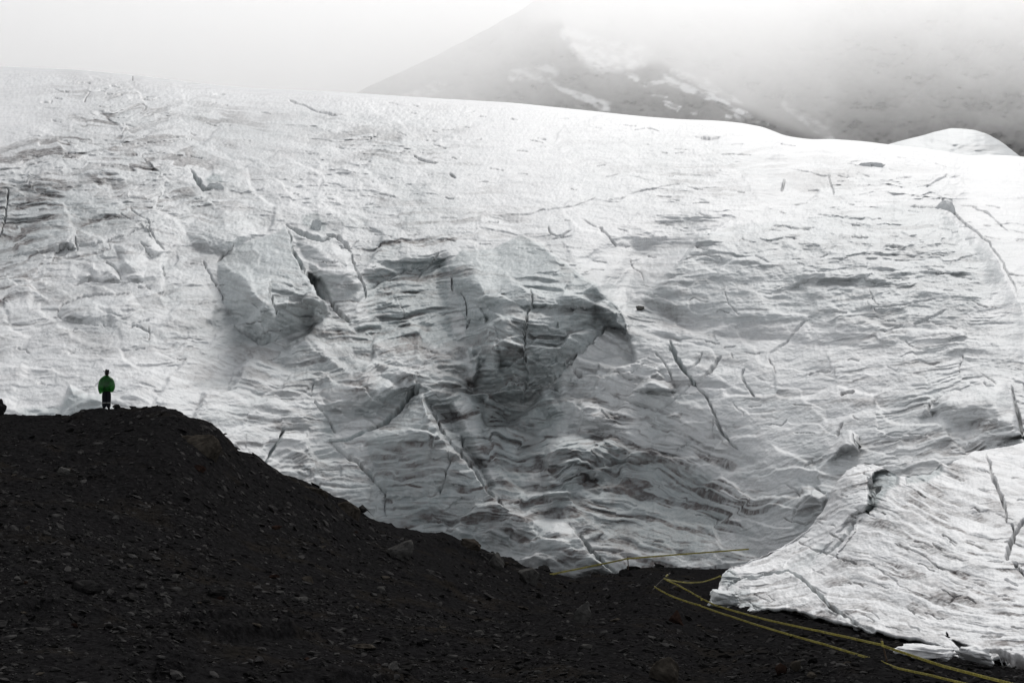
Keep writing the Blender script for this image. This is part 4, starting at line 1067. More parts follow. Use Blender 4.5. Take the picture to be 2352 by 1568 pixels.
BOULDERS = [
    (452, 1032, 96, 74, 'brown', 'large brown pointed slab outcrop on the crest right of the person', .6, .55, .5),
    (1206, 1345, 46, 36, 'pale', 'pale streaked slab beside the left end of the far yellow tape', .6, .2, .5),
    (1340, 1430, 36, 56, 'pale', 'tall leaning pale slab on the slope below the first far stake', .5, .15, .4),
    (1552, 1434, 32, 32, 'rust', 'reddish pyramid shaped rock below the near yellow tape', .3, .2, 0),
    (1535, 1548, 66, 60, 'brown', 'long ribbed brown slab rising at the bottom middle right', .4, .2, .6),
    (1441, 1324, 36, 18, 'dark', 'low dark mound shaped rock at the foot of the first far stake', .3, .3, 0),
    (192, 1366, 64, 30, 'dark', 'big blackish angular block in the lower left scree', .5, .3, .15),
    (495, 1378, 44, 24, 'dark', 'blackish humped block in the scree under the brown crest slab', .4, .3, 0),
    (636, 1212, 22, 13, 'rust', 'orange brown brick shaped stone midway down the slope', .5, .3, 0),
    (707, 1521, 20, 13, 'rust', 'small rusty orange stone near the bottom edge', .5, .3, .2),
    (785, 1450, 27, 12, 'pale', 'pale lozenge stone lying flat low in the middle scree', .5, .3, 0),
    (900, 1556, 40, 20, 'pale', 'long pale slab with a dark underside at the bottom edge', .5, .3, .3),
    (830, 1490, 58, 15, 'brown', 'broad flat grey brown slab lying in the lower scree', .3, .3, 0),
    (698, 1376, 22, 13, 'pale', 'light grey wedge stone in the middle of the slope', .4, .3, 0),
    (144, 1085, 26, 20, 'pale', 'light grey triangular stone below the person on the left', .4, .2, .3),
    (450, 1084, 34, 17, 'rust', 'reddish flat stone on the slope under the crest slab', .5, .3, .2),
    (836, 1178, 34, 26, 'dark', 'black rounded boulder sticking up where the crest meets grey ice', .6, .1, 0),
    (269, 938, 17, 10, 'dark', 'small dark round stone beside the boots of the person', .6, .1, 0),
    (331, 938, 15, 7, 'dark', 'flat dark stone on the crest further right of the person', .6, .1, 0),
    (790, 1166, 86, 52, 'brown', 'wide ribbed slab lying along the crest left of the black boulder', .6, .6, .6),
    (722, 1136, 54, 40, 'brown', 'smaller upright ribbed slab up the crest from the wide one', .6, .6, .5),
    (1063, 1266, 46, 30, 'brown', 'brown blocky outcrop at the crest near the foot of the ice', .3, .3, .2),
    (1138, 1312, 48, 44, 'pale', 'grey striped outcrop just below the brown blocky one', .3, .2, .5),
    (918, 1285, 54, 50, 'pale', 'steep grey striped slab on the slope below the crest dip', .3, .2, .5),
    (1794, 1560, 26, 26, 'rust', 'rusty brown upright stone at the bottom right, left of a pair', .3, .2, .3),
    (1828, 1560, 24, 28, 'brown', 'brown streaked upright stone at the bottom right, beside a rusty one', .3, .2, .3),
    (1862, 1568, 26, 16, 'brown', 'rounded brown stone cut by the bottom edge at right', .3, .3, 0),
    (1457, 1303, 30, 13, 'dark', 'jagged black rock on the far rubble rim right of the first stake', .5, .3, 0),
    (1509, 1302, 22, 11, 'dark', 'dark block on the middle of the far rubble rim', .5, .3, 0),
    (1552, 1302, 22, 9, 'dark', 'flat topped dark block right of centre on the far rubble rim', .5, .3, 0),
    (1640, 1292, 22, 9, 'dark', 'small dark block on the far rim close to the ice tongue', .5, .3, 0),
    (1370, 1326, 22, 10, 'dark', 'dark pointed rock on the rubble rim left of the first stake', .5, .3, 0),
    (1522, 1352, 26, 18, 'dark', 'dark humped rock under the tilted stake', .4, .3, 0),
    (1555, 1352, 22, 18, 'brown', 'brown rock between the upper and lower near tapes', .4, .2, .2),
    (1250, 1312, 26, 14, 'dark', 'dark knob on the crest where the far tape starts', .5, .2, 0),
    (1190, 1300, 24, 14, 'dark', 'sharp dark rock on the crest above the pale streaked slab', .5, .2, 0),
]
MATK = {'dark': M_SHALE, 'brown': M_BROWN, 'rust': M_RUST, 'pale': M_PALE}
for i, (u, v, w, h, k, lab, sharp, sink, ty) in enumerate(BOULDERS):
    me = rock_mesh('boulder', MATK[k], flat=.8, n=13, sub=2, sharp=sharp * 1.4, tone={'dark': .35, 'brown': .55, 'rust': .45, 'pale': .45}[k], seed=500 + i, rough=.05)
    put_rock('boulder', me, u, v, w * 1.1, h * 1.15, lab, 'boulder', rr.uniform(-.3, .3), (rr.uniform(-.1, .1), ty * .8), sink)
# the knobbly rock cut by the left edge
bm = bmesh.new()
bmesh.ops.create_icosphere(bm, subdivisions=4, radius=.5)
for v in bm.verts:
    c = v.co.copy()
    waist = 1 - .28 * math.exp(-((c.z - .2) / .1) ** 2) - .42 * sstep(.1, .5, c.z)
    v.co = Vector((c.x * waist, c.y * waist, c.z)) + c * .16 * mnoise.fractal(c * 4, .9, 2.1, 4)
me = bpy.data.meshes.new('boulder'); bm.to_mesh(me); bm.free()
me.attributes.new('tone', 'FLOAT', 'POINT').data.foreach_set('value', np.full(len(me.vertices), .3, np.float32)); me.materials.append(M_SHALE)
put_rock('boulder', me, -6, 950, 36, 44, 'black knobbly rock standing on the crest at the very left edge', 'boulder', sink=.12)

# larger loose stones, each its own thing
SHAPES = [rock_mesh('stone', M_SHALE, flat=rr.uniform(.25, .5), n=12, sub=1, sharp=.9, tone=.35 + .1 * (k % 5), seed=900 + k, rough=.03) for k in range(10)]
SHAPES += [rock_mesh('stone', M_PALE, flat=rr.uniform(.22, .4), n=12, sub=1, sharp=.9, tone=.25 + .1 * (k % 3), seed=930 + k, rough=.03) for k in range(5)]
SHAPES += [rock_mesh('stone', M_BROWN, flat=rr.uniform(.22, .4), n=12, sub=1, sharp=.9, tone=.5, seed=950 + k, rough=.03) for k in range(4)]
SHAPES += [rock_mesh('stone', M_RUST, flat=.4, n=12, sub=1, sharp=.9, tone=.2, seed=970, rough=.03)]
g = random.Random(21)
placed = 0
while placed < 255:
    u = g.uniform(-10, 2360); v = g.uniform(960, 1600)
    if v < np.interp(u, *zip(*SIL)) + 6: continue
    if u > 1640 and v < np.interp(u, [1640, 2352], [1430, 1560]) + 10: continue
    k = g.random()
    me = SHAPES[g.randint(0, 9) if k < .55 else g.randint(10, 14) if k < .8 else g.randint(15, 18) if k < .95 else 19]
    col = 'dark grey' if me.materials[0] is M_SHALE else 'pale grey' if me.materials[0] is M_PALE else 'brown' if me.materials[0] is M_BROWN else 'rusty red'
    w = g.uniform(9, 20) * (1.25 if v > 1300 else 1.0) * (1.3 if g.random() < .12 else 1)
    put_rock('stone', me, u, v, w, w * g.uniform(.3, .55), 'loose %s flat shale stone lying in the dark scree' % col, 'stone', g.uniform(0, 6.28), (g.gauss(0, .15), g.gauss(.1, .2)), .3, group='loose %s stones on the moraine' % col, deep=g.uniform(.6, 1.1))
    placed += 1
# ------------------------------------------------------------------ loose blocks of ice and a boulder on the glacier
def ice_chunk(label, loc, size, seed, dirt=.15, ice=.2, sharp=.5, rz=0, rough=.05, mat=None):
    g_ = random.Random(seed)
    me = rock_mesh('ice_block', mat or M_ICE_NEAR, flat=1.0, n=18, sub=2, sharp=sharp, seed=seed, rough=rough)
    for p in me.polygons: p.use_smooth = True
    n = len(me.vertices)
    co = np.empty(n * 3, np.float32); me.vertices.foreach_get('co', co); co = co.reshape(-1, 3)
    me.attributes.new('dirt', 'FLOAT', 'POINT').data.foreach_set('value', (dirt * (0.4 + fbm(co[:, 0] * 5, co[:, 2] * 14 + co[:, 1] * 3, seed, 3))).clip(0, .9).astype(np.float32))
    me.attributes.new('ice', 'FLOAT', 'POINT').data.foreach_set('value', np.full(n, ice, np.float32))
    o = bpy.data.objects.new('ice_block', me)
    COL.objects.link(o)
    d = me_dim(me)
    o.scale = [size[i] / d[i] for i in range(3)]
    o.rotation_euler = (0, 0, rz)
    o.location = loc
    return tag(o, label, 'ice block')
def on_ground(u, v, wpx, hpx, dpt, up=.35):
    p, n = surf_frame(u, v); px = p.y / FPX
    return p + Vector((0, dpt * .5, hpx * px * up)), (wpx * px, dpt, hpx * px)
for (u, v, w, h, dp, sd_, lab, dirt, ice, rz) in [
        (1668, 1402, 74, 38, 1.6, 41, 'pale glassy ice lump jutting out at the left tip of the tongue', .02, .5, 0), (1666, 1374, 32, 32, 1.2, 42, 'small white ice lump tucked above the glassy one', .02, .1, 0),
        (2130, 1518, 150, 38, .9, 43, 'long low strip of white ice lying along the near tape', .12, .05, -.18), (2250, 1536, 88, 46, 1.0, 44, 'white ice block with a dirty ribbed corner beside the dark hollow', .45, .1, -.1)]:
    loc, size = on_ground(u, v, w, h, dp)
    ice_chunk(lab, loc, size, sd_, dirt, ice, rz=rz, rough=.13)
def on_ice(u, v): return on_grid(GP, GU, GV, u, v)
p = on_ice(1468, 712)
px = p.y / FPX
b = rock_mesh('boulder', M_PALE, flat=.8, n=16, sub=2, sharp=.3, tone=1.4, seed=77, rough=.05)
o = bpy.data.objects.new('boulder', b); COL.objects.link(o); d = me_dim(b)
o.scale = (22 * px / d[0], 18 * px / d[1], 15 * px / d[2]); o.location = p + Vector((0, 0, 4 * px))
tag(o, 'lone rounded grey boulder sitting on the snow saddle', 'boulder')
p = on_ice(2182, 486); px = p.y / FPX
ice_chunk('grey upright cube of ice wedged in the cleft at right', p + Vector((0, 2.2, 4 * px)), (56 * px, 60 * px, 58 * px), 81, .04, .3, .8, .3, .05, M_ICE)
p = on_ice(1996, 384); px = p.y / FPX
ice_chunk('tilted grey fin of ice just under the right skyline', p + Vector((0, 4, -2 * px)), (62 * px, 90 * px, 46 * px), 82, .03, .25, .5, .3, .09, M_ICE)
p = on_ice(724, 528); px = p.y / FPX
ice_chunk('smooth grey ice block perched over the dark crevasse', p + Vector((0, .6, 5 * px)), (50 * px, 34 * px, 40 * px), 83, .05, .6, .5, .4, .07, M_ICE)
p = on_ice(490, 432); px = p.y / FPX
ice_chunk('rounded grey ice block beside the small upper left crevasse', p + Vector((0, .8, 3 * px)), (42 * px, 30 * px, 32 * px), 84, .05, .5, .4, .1, .08, M_ICE)

# ------------------------------------------------------------------ stakes and hazard tape
M_WOOD = simple_mat('stake_wood', (0.075, 0.05, 0.035), .8, .2, .4, 30)
M_DWOOD = simple_mat('dark_stake_wood', (0.03, 0.026, 0.022), .8, .2, .4, 30)
def tape_material():
    m, nt, b = new_mat('yellow_tape')
    geo = nt.nodes.new('ShaderNodeNewGeometry')
    n = noise_node(nt, geo.outputs['Position'], 3.0, 3, .5)
    c = mixc(nt, maprange(nt, n, .3, .7), (0.46, 0.41, 0.11), (0.62, 0.56, 0.16))
    b.inputs['Roughness'].default_value = .45
    nt.links.new(c, b.inputs['Base Color'])
    tr = nt.nodes.new('ShaderNodeBsdfTranslucent')
    nt.links.new(c, tr.inputs['Color'])
    mx = nt.nodes.new('ShaderNodeMixShader'); mx.inputs[0].default_value = .35
    nt.links.new(b.outputs[0], mx.inputs[1]); nt.links.new(tr.outputs[0], mx.inputs[2])
    nt.links.new(mx.outputs[0], nt.nodes['Material Output'].inputs['Surface'])
    return m
M_TAPE = tape_material()
M_INK = simple_mat('black_ink', (0.012, 0.011, 0.01), .6, .2)

def stake(label, foot, head, r=.018, mat=None, group='stakes holding the yellow tape'):
    foot, head = Vector(foot), Vector(head)
    d = head - foot
    L = d.length
    o = bpy.data.objects.new('stake', None); o.empty_display_size = .1
    COL.objects.link(o); o.location = foot
    tag(o, label, 'stake', group)
    q = d.to_track_quat('Z', 'Y')
    rings = 9
    V, F = [], []
    for i in range(rings):
        t = i / (rings - 1)
        rad = r * (1.1 - .3 * t) * (1 + .12 * math.sin(i * 2.7))
        cx = .012 * L * math.sin(t * 5 + foot.x); cy = .01 * L * math.sin(t * 4 + foot.y)
        for k in range(8):
            a = k * math.pi / 4
            V.append(q @ Vector((cx + rad * math.cos(a), cy + rad * math.sin(a), (t * 1.0) * L - (.12 if i == 0 else 0))))
    for i in range(rings - 1):
        for k in range(8):
            F.append((i * 8 + k, i * 8 + (k + 1) % 8, (i + 1) * 8 + (k + 1) % 8, (i + 1) * 8 + k))
    me = bpy.data.meshes.new('shaft')
    me.from_pydata([tuple(v) for v in V], [], F + [tuple(range(8))[::-1], tuple(range((rings - 1) * 8, rings * 8))])
    for p_ in me.polygons: p_.use_smooth = True
    me.materials.append(mat or M_WOOD)
    s = bpy.data.objects.new('shaft', me); link(s, o)
    # wraps where the tape is tied on
    for t in (.86, .80):
        bm = bmesh.new()
        bmesh.ops.create_cone(bm, segments=10, radius1=r * 1.5, radius2=r * 1.35, depth=.05, cap_ends=True)
        mm = Matrix.Translation(q @ Vector((0, 0, t * L))) @ q.to_matrix().to_4x4()
        bmesh.ops.transform(bm, matrix=mm, verts=bm.verts)
        bm_obj('tape_knot', bm, M_TAPE, o, True)
    return o

WORD = None
def word_mesh(txt):
    cu = bpy.data.curves.new('lettering', 'FONT'); cu.body = txt; cu.size = 1.0; cu.align_x = 'CENTER'; cu.align_y = 'CENTER'; cu.resolution_u = 2
    ob = bpy.data.objects.new('lettering_src', cu); COL.objects.link(ob)
    dg = bpy.context.evaluated_depsgraph_get(); dg.update()
    me = bpy.data.meshes.new_from_object(ob.evaluated_get(dg))
    V = np.array([v.co[:] for v in me.vertices]); F = [tuple(p_.vertices) for p_ in me.polygons]
    bpy.data.objects.remove(ob); bpy.data.curves.remove(cu); bpy.data.meshes.remove(me)
    return V, F
WORD = word_mesh('PELIGRO')

def tape(label, pts, width=.06, sag=0.0, lean=0.0, twist=0.0, gap=.37, dense=False, seed=0):
    """pts: 3d points; a plastic ribbon standing on edge between them"""
    pts = [Vector(p_) for p_ in pts]
    path = []
    for a, b_ in zip(pts[:-1], pts[1:]):
        n = max(6, int((b_ - a).length / .12))
        for i in range(n):
            t = i / n
            c = a.lerp(b_, t); c.z -= sag * (b_ - a).length * 4 * t * (1 - t)
            path.append(c)
    path.append(pts[-1])
    g_ = random.Random(seed)
    o = bpy.data.objects.new('barrier_tape', None); COL.objects.link(o); o.location = pts[0]; o.empty_display_size = .1
    tag(o, label, 'barrier tape', 'yellow barrier tapes along the path')
    org = pts[0]
    N = len(path)
    s = [0.0]
    for i in range(1, N): s.append(s[-1] + (path[i] - path[i - 1]).length)
    fr = []
    for i in range(N):
        tn = (path[min(i + 1, N - 1)] - path[max(i - 1, 0)]).normalized()
        up = Vector((0, 0, 1)); up = (up - tn * up.dot(tn)).normalized()
        nr_ = tn.cross(up).normalized()
        if nr_.dot(path[i]) > 0: nr_ = -nr_
        a = lean + twist * math.sin(s[i] * .9 + seed) + .12 * math.sin(s[i] * 3.1 + seed * 2)
        w = up * math.cos(a) + nr_ * math.sin(a)
        fn = nr_ * math.cos(a) - up * math.sin(a)
        fr.append((tn, w, fn))
    def pt(x, y, off):
        i = int(np.clip(np.searchsorted(s, x) - 1, 0, N - 2)); t = (x - s[i]) / max(1e-6, s[i + 1] - s[i])
        c = path[i].lerp(path[i + 1], t); w = fr[i][1].lerp(fr[i + 1][1], t); f_ = fr[i][2].lerp(fr[i + 1][2], t)
        return c - org + w * y + f_ * off
    V, F = [], []
    for i in range(N):
        for y, off in ((-.5, .002), (0, .006), (.5, .002), (.5, -.002), (0, .002), (-.5, -.002)):
            V.append(pt(s[i], y * width, off))
    for i in range(N - 1):
        for k in range(6):
            F.append((i * 6 + k, i * 6 + (k + 1) % 6, (i + 1) * 6 + (k + 1) % 6, (i + 1) * 6 + k))
    me = bpy.data.meshes.new('ribbon'); me.from_pydata([tuple(v) for v in V], [], F); me.materials.append(M_TAPE)
    link(bpy.data.objects.new('ribbon', me), o)
    WV, WF = WORD
    k = (gap * .5) / (WV[:, 0].max() - WV[:, 0].min()); ky = width * .62 / (WV[:, 1].max() - WV[:, 1].min())
    V, F, base = [], [], 0
    sgn = 1 if (fr[0][0].x > 0) else -1
    x = gap * .6
    while x < s[-1] - gap * .5:
        for vx, vy, _ in WV: V.append(pt(x + sgn * vx * k, vy * ky, .0095))
        F += [tuple(base + i for i in f_) for f_ in WF]; base += len(WV)
        for (a, b_) in ((.32, .36), (.40, .44), (.48, .52)):
            for (xx, yy) in ((a, -.22), (b_, -.22), (b_ + .03, .22), (a + .03, .22)): V.append(pt(x + sgn * gap * xx, yy * width, .0095))
            F.append((base, base + 1, base + 2, base + 3)); base += 4
        x += gap
    if F:
        me = bpy.data.meshes.new('lettering'); me.from_pydata([tuple(v) for v in V], [], F); me.materials.append(M_INK)
        link(bpy.data.objects.new('lettering', me), o)
    return o

def up_from(u, v, dz):
    p_ = mor(u, v); return p_, p_ + Vector((0, 0, dz))
def hgt(u, vf, vt): return (vf - vt) * mor(u, vf).y / FPX
# far line
f1 = at(1443, 1313, 100.5); h1 = at(1442, 1277, 100.5)
stake('thin upright reddish stake in front of the far ice, left of two', f1, h1, .035)
f2 = at(1782, 1262, 102); h2 = at(1781, 1242, 102)
stake('dark stake sticking up behind the ice tongue', f2, h2, .035, M_DWOOD)
tape('far yellow tape crossing in front of the ice left of the first stake', [at(1262, 1319, 88), at(1300, 1311, 91), at(1360, 1299, 96), at(1442, 1282, 100.45)], .11, .002, seed=1, gap=.6)
tape('long far yellow tape between the two far stakes', [at(1442, 1282, 100.45), at(1560, 1272.5, 101), at(1680, 1263.5, 101.5), at(1782, 1255, 101.95)], .10, .001, seed=2, gap=.6)
tape('short end of far yellow tape running behind the ice tongue', [at(1782, 1255, 101.95), at(1815, 1252.5, 102.3)], .10, 0, seed=3, gap=.6)
# sagging one
fB = mor(1655, 1341); hB = at(1655, 1319, fB.y)
stake('short dark stake beside the left lip of the ice tongue', fB, hB, .03, M_DWOOD)
dT = mor(1503, 1360).y
tl, th = at(1498, 1357, dT - .3), at(1538, 1315, dT + 1.0)
stake('dark stake leaning far over at the corner of the tapes', tl, th, .03, M_DWOOD)
tape('slack yellow tape sagging from the leaning stake to the ice lip', [at(1524, 1328, dT + .6), at(1548, 1333, 66), at(1576, 1337, 69), at(1612, 1336, 73), at(1638, 1328.5, 76), at(1655, 1321.5, fB.y)], .06, .003, seed=4, gap=.45)
# the two near runs share three stakes
m1 = mor(1610, 1408); m1.y -= .4; m1h = at(1611, 1369, m1.y)
stake('thin dark stake where both near tapes bend', m1, m1h, .022, M_DWOOD)
m2 = mor(2029, 1526); m2.y -= .35; m2h = at(2024, 1466, m2.y)
stake('slim yellow wrapped stake holding both near tapes at right', m2, m2h, .02)
y1, y2 = m1.y - .04, m2.y - .04
tape('upper near yellow tape from the leaning stake down to the bend', [at(1525, 1328, dT + .4), at(1555, 1342, 61.5), at(1585, 1358, 59.5), at(1612, 1373, y1)], .065, .004, seed=5, gap=.4)
tape('lower near yellow tape from the foot of the leaning stake to the bend', [at(1503, 1347, dT - .2), at(1540, 1367, 59.5), at(1575, 1380, 57.6), at(1610, 1390, y1)], .065, .004, seed=6, gap=.4)
tape('upper near yellow tape running along the ice edge to the slim stake', [at(1612, 1374, y1), at(1640, 1388, 54.5), at(1700, 1406, 50.2), at(1764, 1423, 46.6), at(1880, 1448, 41.5), at(1950, 1463, 38.8), at(2025, 1480, y2)], .058, .0015, seed=7)
tape('lower near yellow tape running over the scree to the slim stake', [at(1610, 1391, y1), at(1680, 1415, 50.0), at(1764, 1442, 45.6), at(1898, 1480, 40.0), at(2029, 1520, y2)], .058, .0015, seed=8)
tape('upper yellow tape leaving the frame past the slim stake', [at(2025, 1481, y2), at(2090, 1503, 34.2), at(2164, 1528, 32.2), at(2314, 1567, 29.2), at(2420, 1596, 27.5)], .06, .0015, seed=9)
tape('lower yellow tape dropping to the bottom edge past the slim stake', [at(2029, 1521, y2), at(2064, 1534, 34.0), at(2130, 1548, 32.2), at(2221, 1570, 30.2), at(2320, 1600, 28.5)], .05, .0015, seed=10)
# survey stake far up on the snow
p = on_ice(306, 186)
bm = bmesh.new(); bmesh.ops.create_cone(bm, segments=8, radius1=.09, radius2=.07, depth=1.5, cap_ends=True); bmesh.ops.translate(bm, vec=(0, 0, .6), verts=bm.verts)
o = bm_obj('stake', bm, M_DWOOD); o.location = p; tag(o, 'tiny lone stake standing on the far snow near the left skyline', 'stake')

# ------------------------------------------------------------------ person
def skin_body(name, joints, bones, mat, parent, root=0, sub=2):
    me = bpy.data.meshes.new(name)
    me.from_pydata([j[:3] for j in joints], bones, [])
    o = bpy.data.objects.new(name, me); COL.objects.link(o)
    md = o.modifiers.new('skin', 'SKIN'); md.use_smooth_shade = True
    for i, j in enumerate(joints):
        r_ = j[3] if isinstance(j[3], tuple) else (j[3], j[3])
        me.skin_vertices[0].data[i].radius = r_
        me.skin_vertices[0].data[i].use_root = (i == root)
    s_ = o.modifiers.new('sub', 'SUBSURF'); s_.levels = sub; s_.render_levels = sub
    dg = bpy.context.evaluated_depsgraph_get(); dg.update()
    nm = bpy.data.meshes.new_from_object(o.evaluated_get(dg))
    bpy.data.objects.remove(o)
    nm.materials.clear(); nm.materials.append(mat)
    for p_ in nm.polygons: p_.use_smooth = True
    return link(bpy.data.objects.new(name, nm), parent)

def lathe(name, prof, mat, parent, seg=40, mod=None, close=False):
    V, F = [], []
    for (r_, z) in prof:
        for k in range(seg):
            a = 2 * math.pi * k / seg
            x, y, zz = r_ * math.cos(a), r_ * math.sin(a), z
            if mod: x, y, zz = mod(x, y, zz, a, r_)
            V.append((x, y, zz))
    n = len(prof)
    for i in range(n - 1):
        for k in range(seg):
            F.append((i * seg + k, i * seg + (k + 1) % seg, (i + 1) * seg + (k + 1) % seg, (i + 1) * seg + k))
    F.append(tuple(range(seg))[::-1]); F.append(tuple(range((n - 1) * seg, n * seg)))
    me = bpy.data.meshes.new(name); me.from_pydata(V, [], F)
    for p_ in me.polygons: p_.use_smooth = True
    me.materials.append(mat)
    return link(bpy.data.objects.new(name, me), parent)

def person():
    base = mor(243, 938)
    base.z += 0.0
    o = bpy.data.objects.new('person', None); COL.objects.link(o); o.location = base; o.empty_display_size = .2
    tag(o, 'person in a green plastic poncho and dark brimmed hat, standing with their back turned', 'person')
    skin = simple_mat('skin', (0.055, 0.03, 0.02), .6, .3)
    cloth = simple_mat('dark_trousers', (0.010, 0.011, 0.015), .9, .1, .3, 30)
    shirt = simple_mat('rust_vest', (0.10, 0.03, 0.018), .85, .15, .3, 25)
    hatm = simple_mat('black_felt', (0.009, 0.008, 0.009), .9, .1)
    bootm = simple_mat('boot_leather', (0.012, 0.011, 0.011), .6, .3)
    band = simple_mat('reflective_band', (0.14, 0.14, 0.135), .35, .6)
    hairm = simple_mat('hair', (0.008, 0.007, 0.006), .7, .3)
    # body: one surface, arms folded in front under the poncho; faces away from us (+y)
    J = [(0, 0, .93, (.15, .10)), (0, 0, 1.12, (.145, .10)), (0, .0, 1.32, (.165, .11)), (0, .0, 1.45, (.10, .08)), (0, .01, 1.53, .055), (0, .025, 1.60, .082), (0, .03, 1.68, .088), (0, .02, 1.745, .06),
         (-.10, 0, .86, .10), (-.105, .01, .50, .068), (-.11, 0, .27, .058), (-.11, 0, .09, .042), (-.13, .12, .045, .038),
         (.10, 0, .86, .10), (.105, .01, .50, .068), (.11, 0, .27, .058), (.11, 0, .09, .042), (.13, .12, .045, .038),
         (-.19, 0, 1.42, .062), (-.27, .02, 1.17, .048), (-.12, .22, 1.08, .036), (-.03, .25, 1.10, .032), (.19, 0, 1.42, .062), (.27, .02, 1.17, .048), (.12, .22, 1.06, .036), (.03, .25, 1.07, .032)]
    B = [(0, 1), (1, 2), (2, 3), (3, 4), (4, 5), (5, 6), (6, 7), (0, 8), (8, 9), (9, 10), (10, 11), (11, 12), (0, 13), (13, 14), (14, 15), (15, 16), (16, 17), (2, 18), (18, 19), (19, 20), (20, 21), (2, 22), (22, 23), (23, 24), (24, 25)]
    # five fingers a hand
    n0 = len(J)
    for side, wr in ((-1, 21), (1, 25)):
        wx, wy, wz = J[wr][:3]
        for f_, (dx, dz, ln) in enumerate([(-.0, .032, .055), (0, .018, .075), (0, .002, .08), (0, -.014, .074), (0, -.028, .06)]):
            a = len(J)
            J.append((wx - side * .03, wy + .012, wz + dz, .010)); J.append((wx - side * (.03 + ln * .6), wy + .02, wz + dz * 1.1, .009)); J.append((wx - side * (.03 + ln), wy + .005, wz + dz * 1.05 - .01, .0075))
            B += [(wr, a), (a, a + 1), (a + 1, a + 2)]
    body = skin_body('body', J, B, skin, o)
    # face on the far side: nose, ears, brow
    def small(name, loc, sc, mat):
        bm = bmesh.new(); bmesh.ops.create_icosphere(bm, subdivisions=2, radius=1)
        bmesh.ops.scale(bm, vec=sc, verts=bm.verts); bmesh.ops.translate(bm, vec=loc, verts=bm.verts)
        return bm_obj(name, bm, mat, o, True)
    small('nose', (0, .125, 1.655), (.014, .02, .022), skin)
    eye = simple_mat('eye', (.5, .5, .48), .3, .5)
    for s_ in (-1, 1):
        small('ear', (s_ * .088, .02, 1.655), (.012, .022, .032), skin)
        small('eye', (s_ * .032, .108, 1.68), (.012, .009, .008), eye)
    small('mouth', (0, .112, 1.605), (.024, .008, .006), simple_mat('lips', (.06, .02, .018), .5))
    small('hair', (0, .0, 1.665), (.093, .088, .088), hairm)
    # trousers
    TJ = [(0, 0, .96, (.165, .115)), (0, 0, .90, (.17, .12)), (-.098, 0, .80, .125), (-.096, .005, .50, .118), (-.094, 0, .27, .112), (-.094, 0, .06, .112), (.098, 0, .80, .125), (.096, .005, .50, .118), (.094, 0, .27, .112), (.094, 0, .06, .112)]
    skin_body('trousers', TJ, [(0, 1), (1, 2), (2, 3), (3, 4), (4, 5), (1, 6), (6, 7), (7, 8), (8, 9)], cloth, o)
    for s_ in (-1, 1):
        lathe('reflective_band', [(.106, .285), (.109, .289), (.109, .335), (.106, .339)], band, o, 24, lambda x, y, z, a, r_, s_=s_: (x + s_ * .094, y, z))
        skin_body('boot', [(s_ * .108, -.01, .12, .06), (s_ * .11, -.015, .05, .055), (s_ * .122, .09, .04, .048), (s_ * .13, .16, .035, .038)], [(0, 1), (1, 2), (2, 3)], bootm, o)
    # vest showing through
    skin_body('vest', [(0, 0, .90, (.18, .13)), (0, 0, 1.12, (.17, .125)), (0, 0, 1.34, (.185, .13)), (0, 0, 1.44, (.12, .10))], [(0, 1), (1, 2), (2, 3)], shirt, o)
    # poncho: thin ballooning plastic, open below, hanging lower at its left
    m, nt, b_ = new_mat('green_plastic')
    geo = nt.nodes.new('ShaderNodeTexCoord')
    n_ = noise_node(nt, geo.outputs['Object'], 5, 5, .6)
    c_ = mixc(nt, maprange(nt, n_, .3, .7), (0.008, 0.05, 0.012), (0.03, 0.16, 0.035))
    nt.links.new(c_, b_.inputs['Base Color']); b_.inputs['Roughness'].default_value = .3
    tl_ = nt.nodes.new('ShaderNodeBsdfTranslucent'); nt.links.new(mixc(nt, .5, c_, (0.07, .34, .07)), tl_.inputs['Color'])
    tp_ = nt.nodes.new('ShaderNodeBsdfTransparent'); tp_.inputs['Color'].default_value = (.25, .6, .25, 1)
    m1_ = nt.nodes.new('ShaderNodeMixShader'); m1_.inputs[0].default_value = .5
    nt.links.new(b_.outputs[0], m1_.inputs[1]); nt.links.new(tl_.outputs[0], m1_.inputs[2])
    m2_ = nt.nodes.new('ShaderNodeMixShader'); m2_.inputs[0].default_value = .22
    nt.links.new(m1_.outputs[0], m2_.inputs[1]); nt.links.new(tp_.outputs[0], m2_.inputs[2])
    nt.links.new(m2_.outputs[0], nt.nodes['Material Output'].inputs['Surface'])
    prof = [(.085, 1.575), (.10, 1.555), (.16, 1.52), (.235, 1.46), (.29, 1.39), (.33, 1.30), (.355, 1.20), (.365, 1.10), (.36, 1.00), (.335, .91), (.30, .84), (.285, .80)]
    seg = 64
    V, F = [], []
    for i, (r_, z) in enumerate(prof):
        t = i / (len(prof) - 1)
        for k in range(seg):
            a = 2 * math.pi * k / seg
            ca, sa = math.cos(a), math.sin(a)
            fold_ = 1 + t * (.035 * math.sin(a * 9 + 2 * t) + .03 * math.sin(a * 17 + 5 * t + 1)) + .05 * t * mnoise.noise(Vector((ca * 2, sa * 2, z * 3)))
            x = r_ * fold_ * ca * 1.04; y = r_ * fold_ * sa * .72
            zz = z - t * t * (.05 * max(0, -ca) * (1 + .6 * (ca < -.8)) - .06 * max(0, math.cos(a + 1.57)) * .8)
            if t > .7: x *= 1 - .10 * (t - .7) / .3 * (ca > 0)
            V.append((x - .01, y, zz))
    for i in range(len(prof) - 1):
        for k in range(seg): F.append((i * seg + k, i * seg + (k + 1) % seg, (i + 1) * seg + (k + 1) % seg, (i + 1) * seg + k))
    me = bpy.data.meshes.new('poncho'); me.from_pydata(V, [], F)
    for p_ in me.polygons: p_.use_smooth = True
    me.materials.append(m)
    link(bpy.data.objects.new('poncho', me), o)
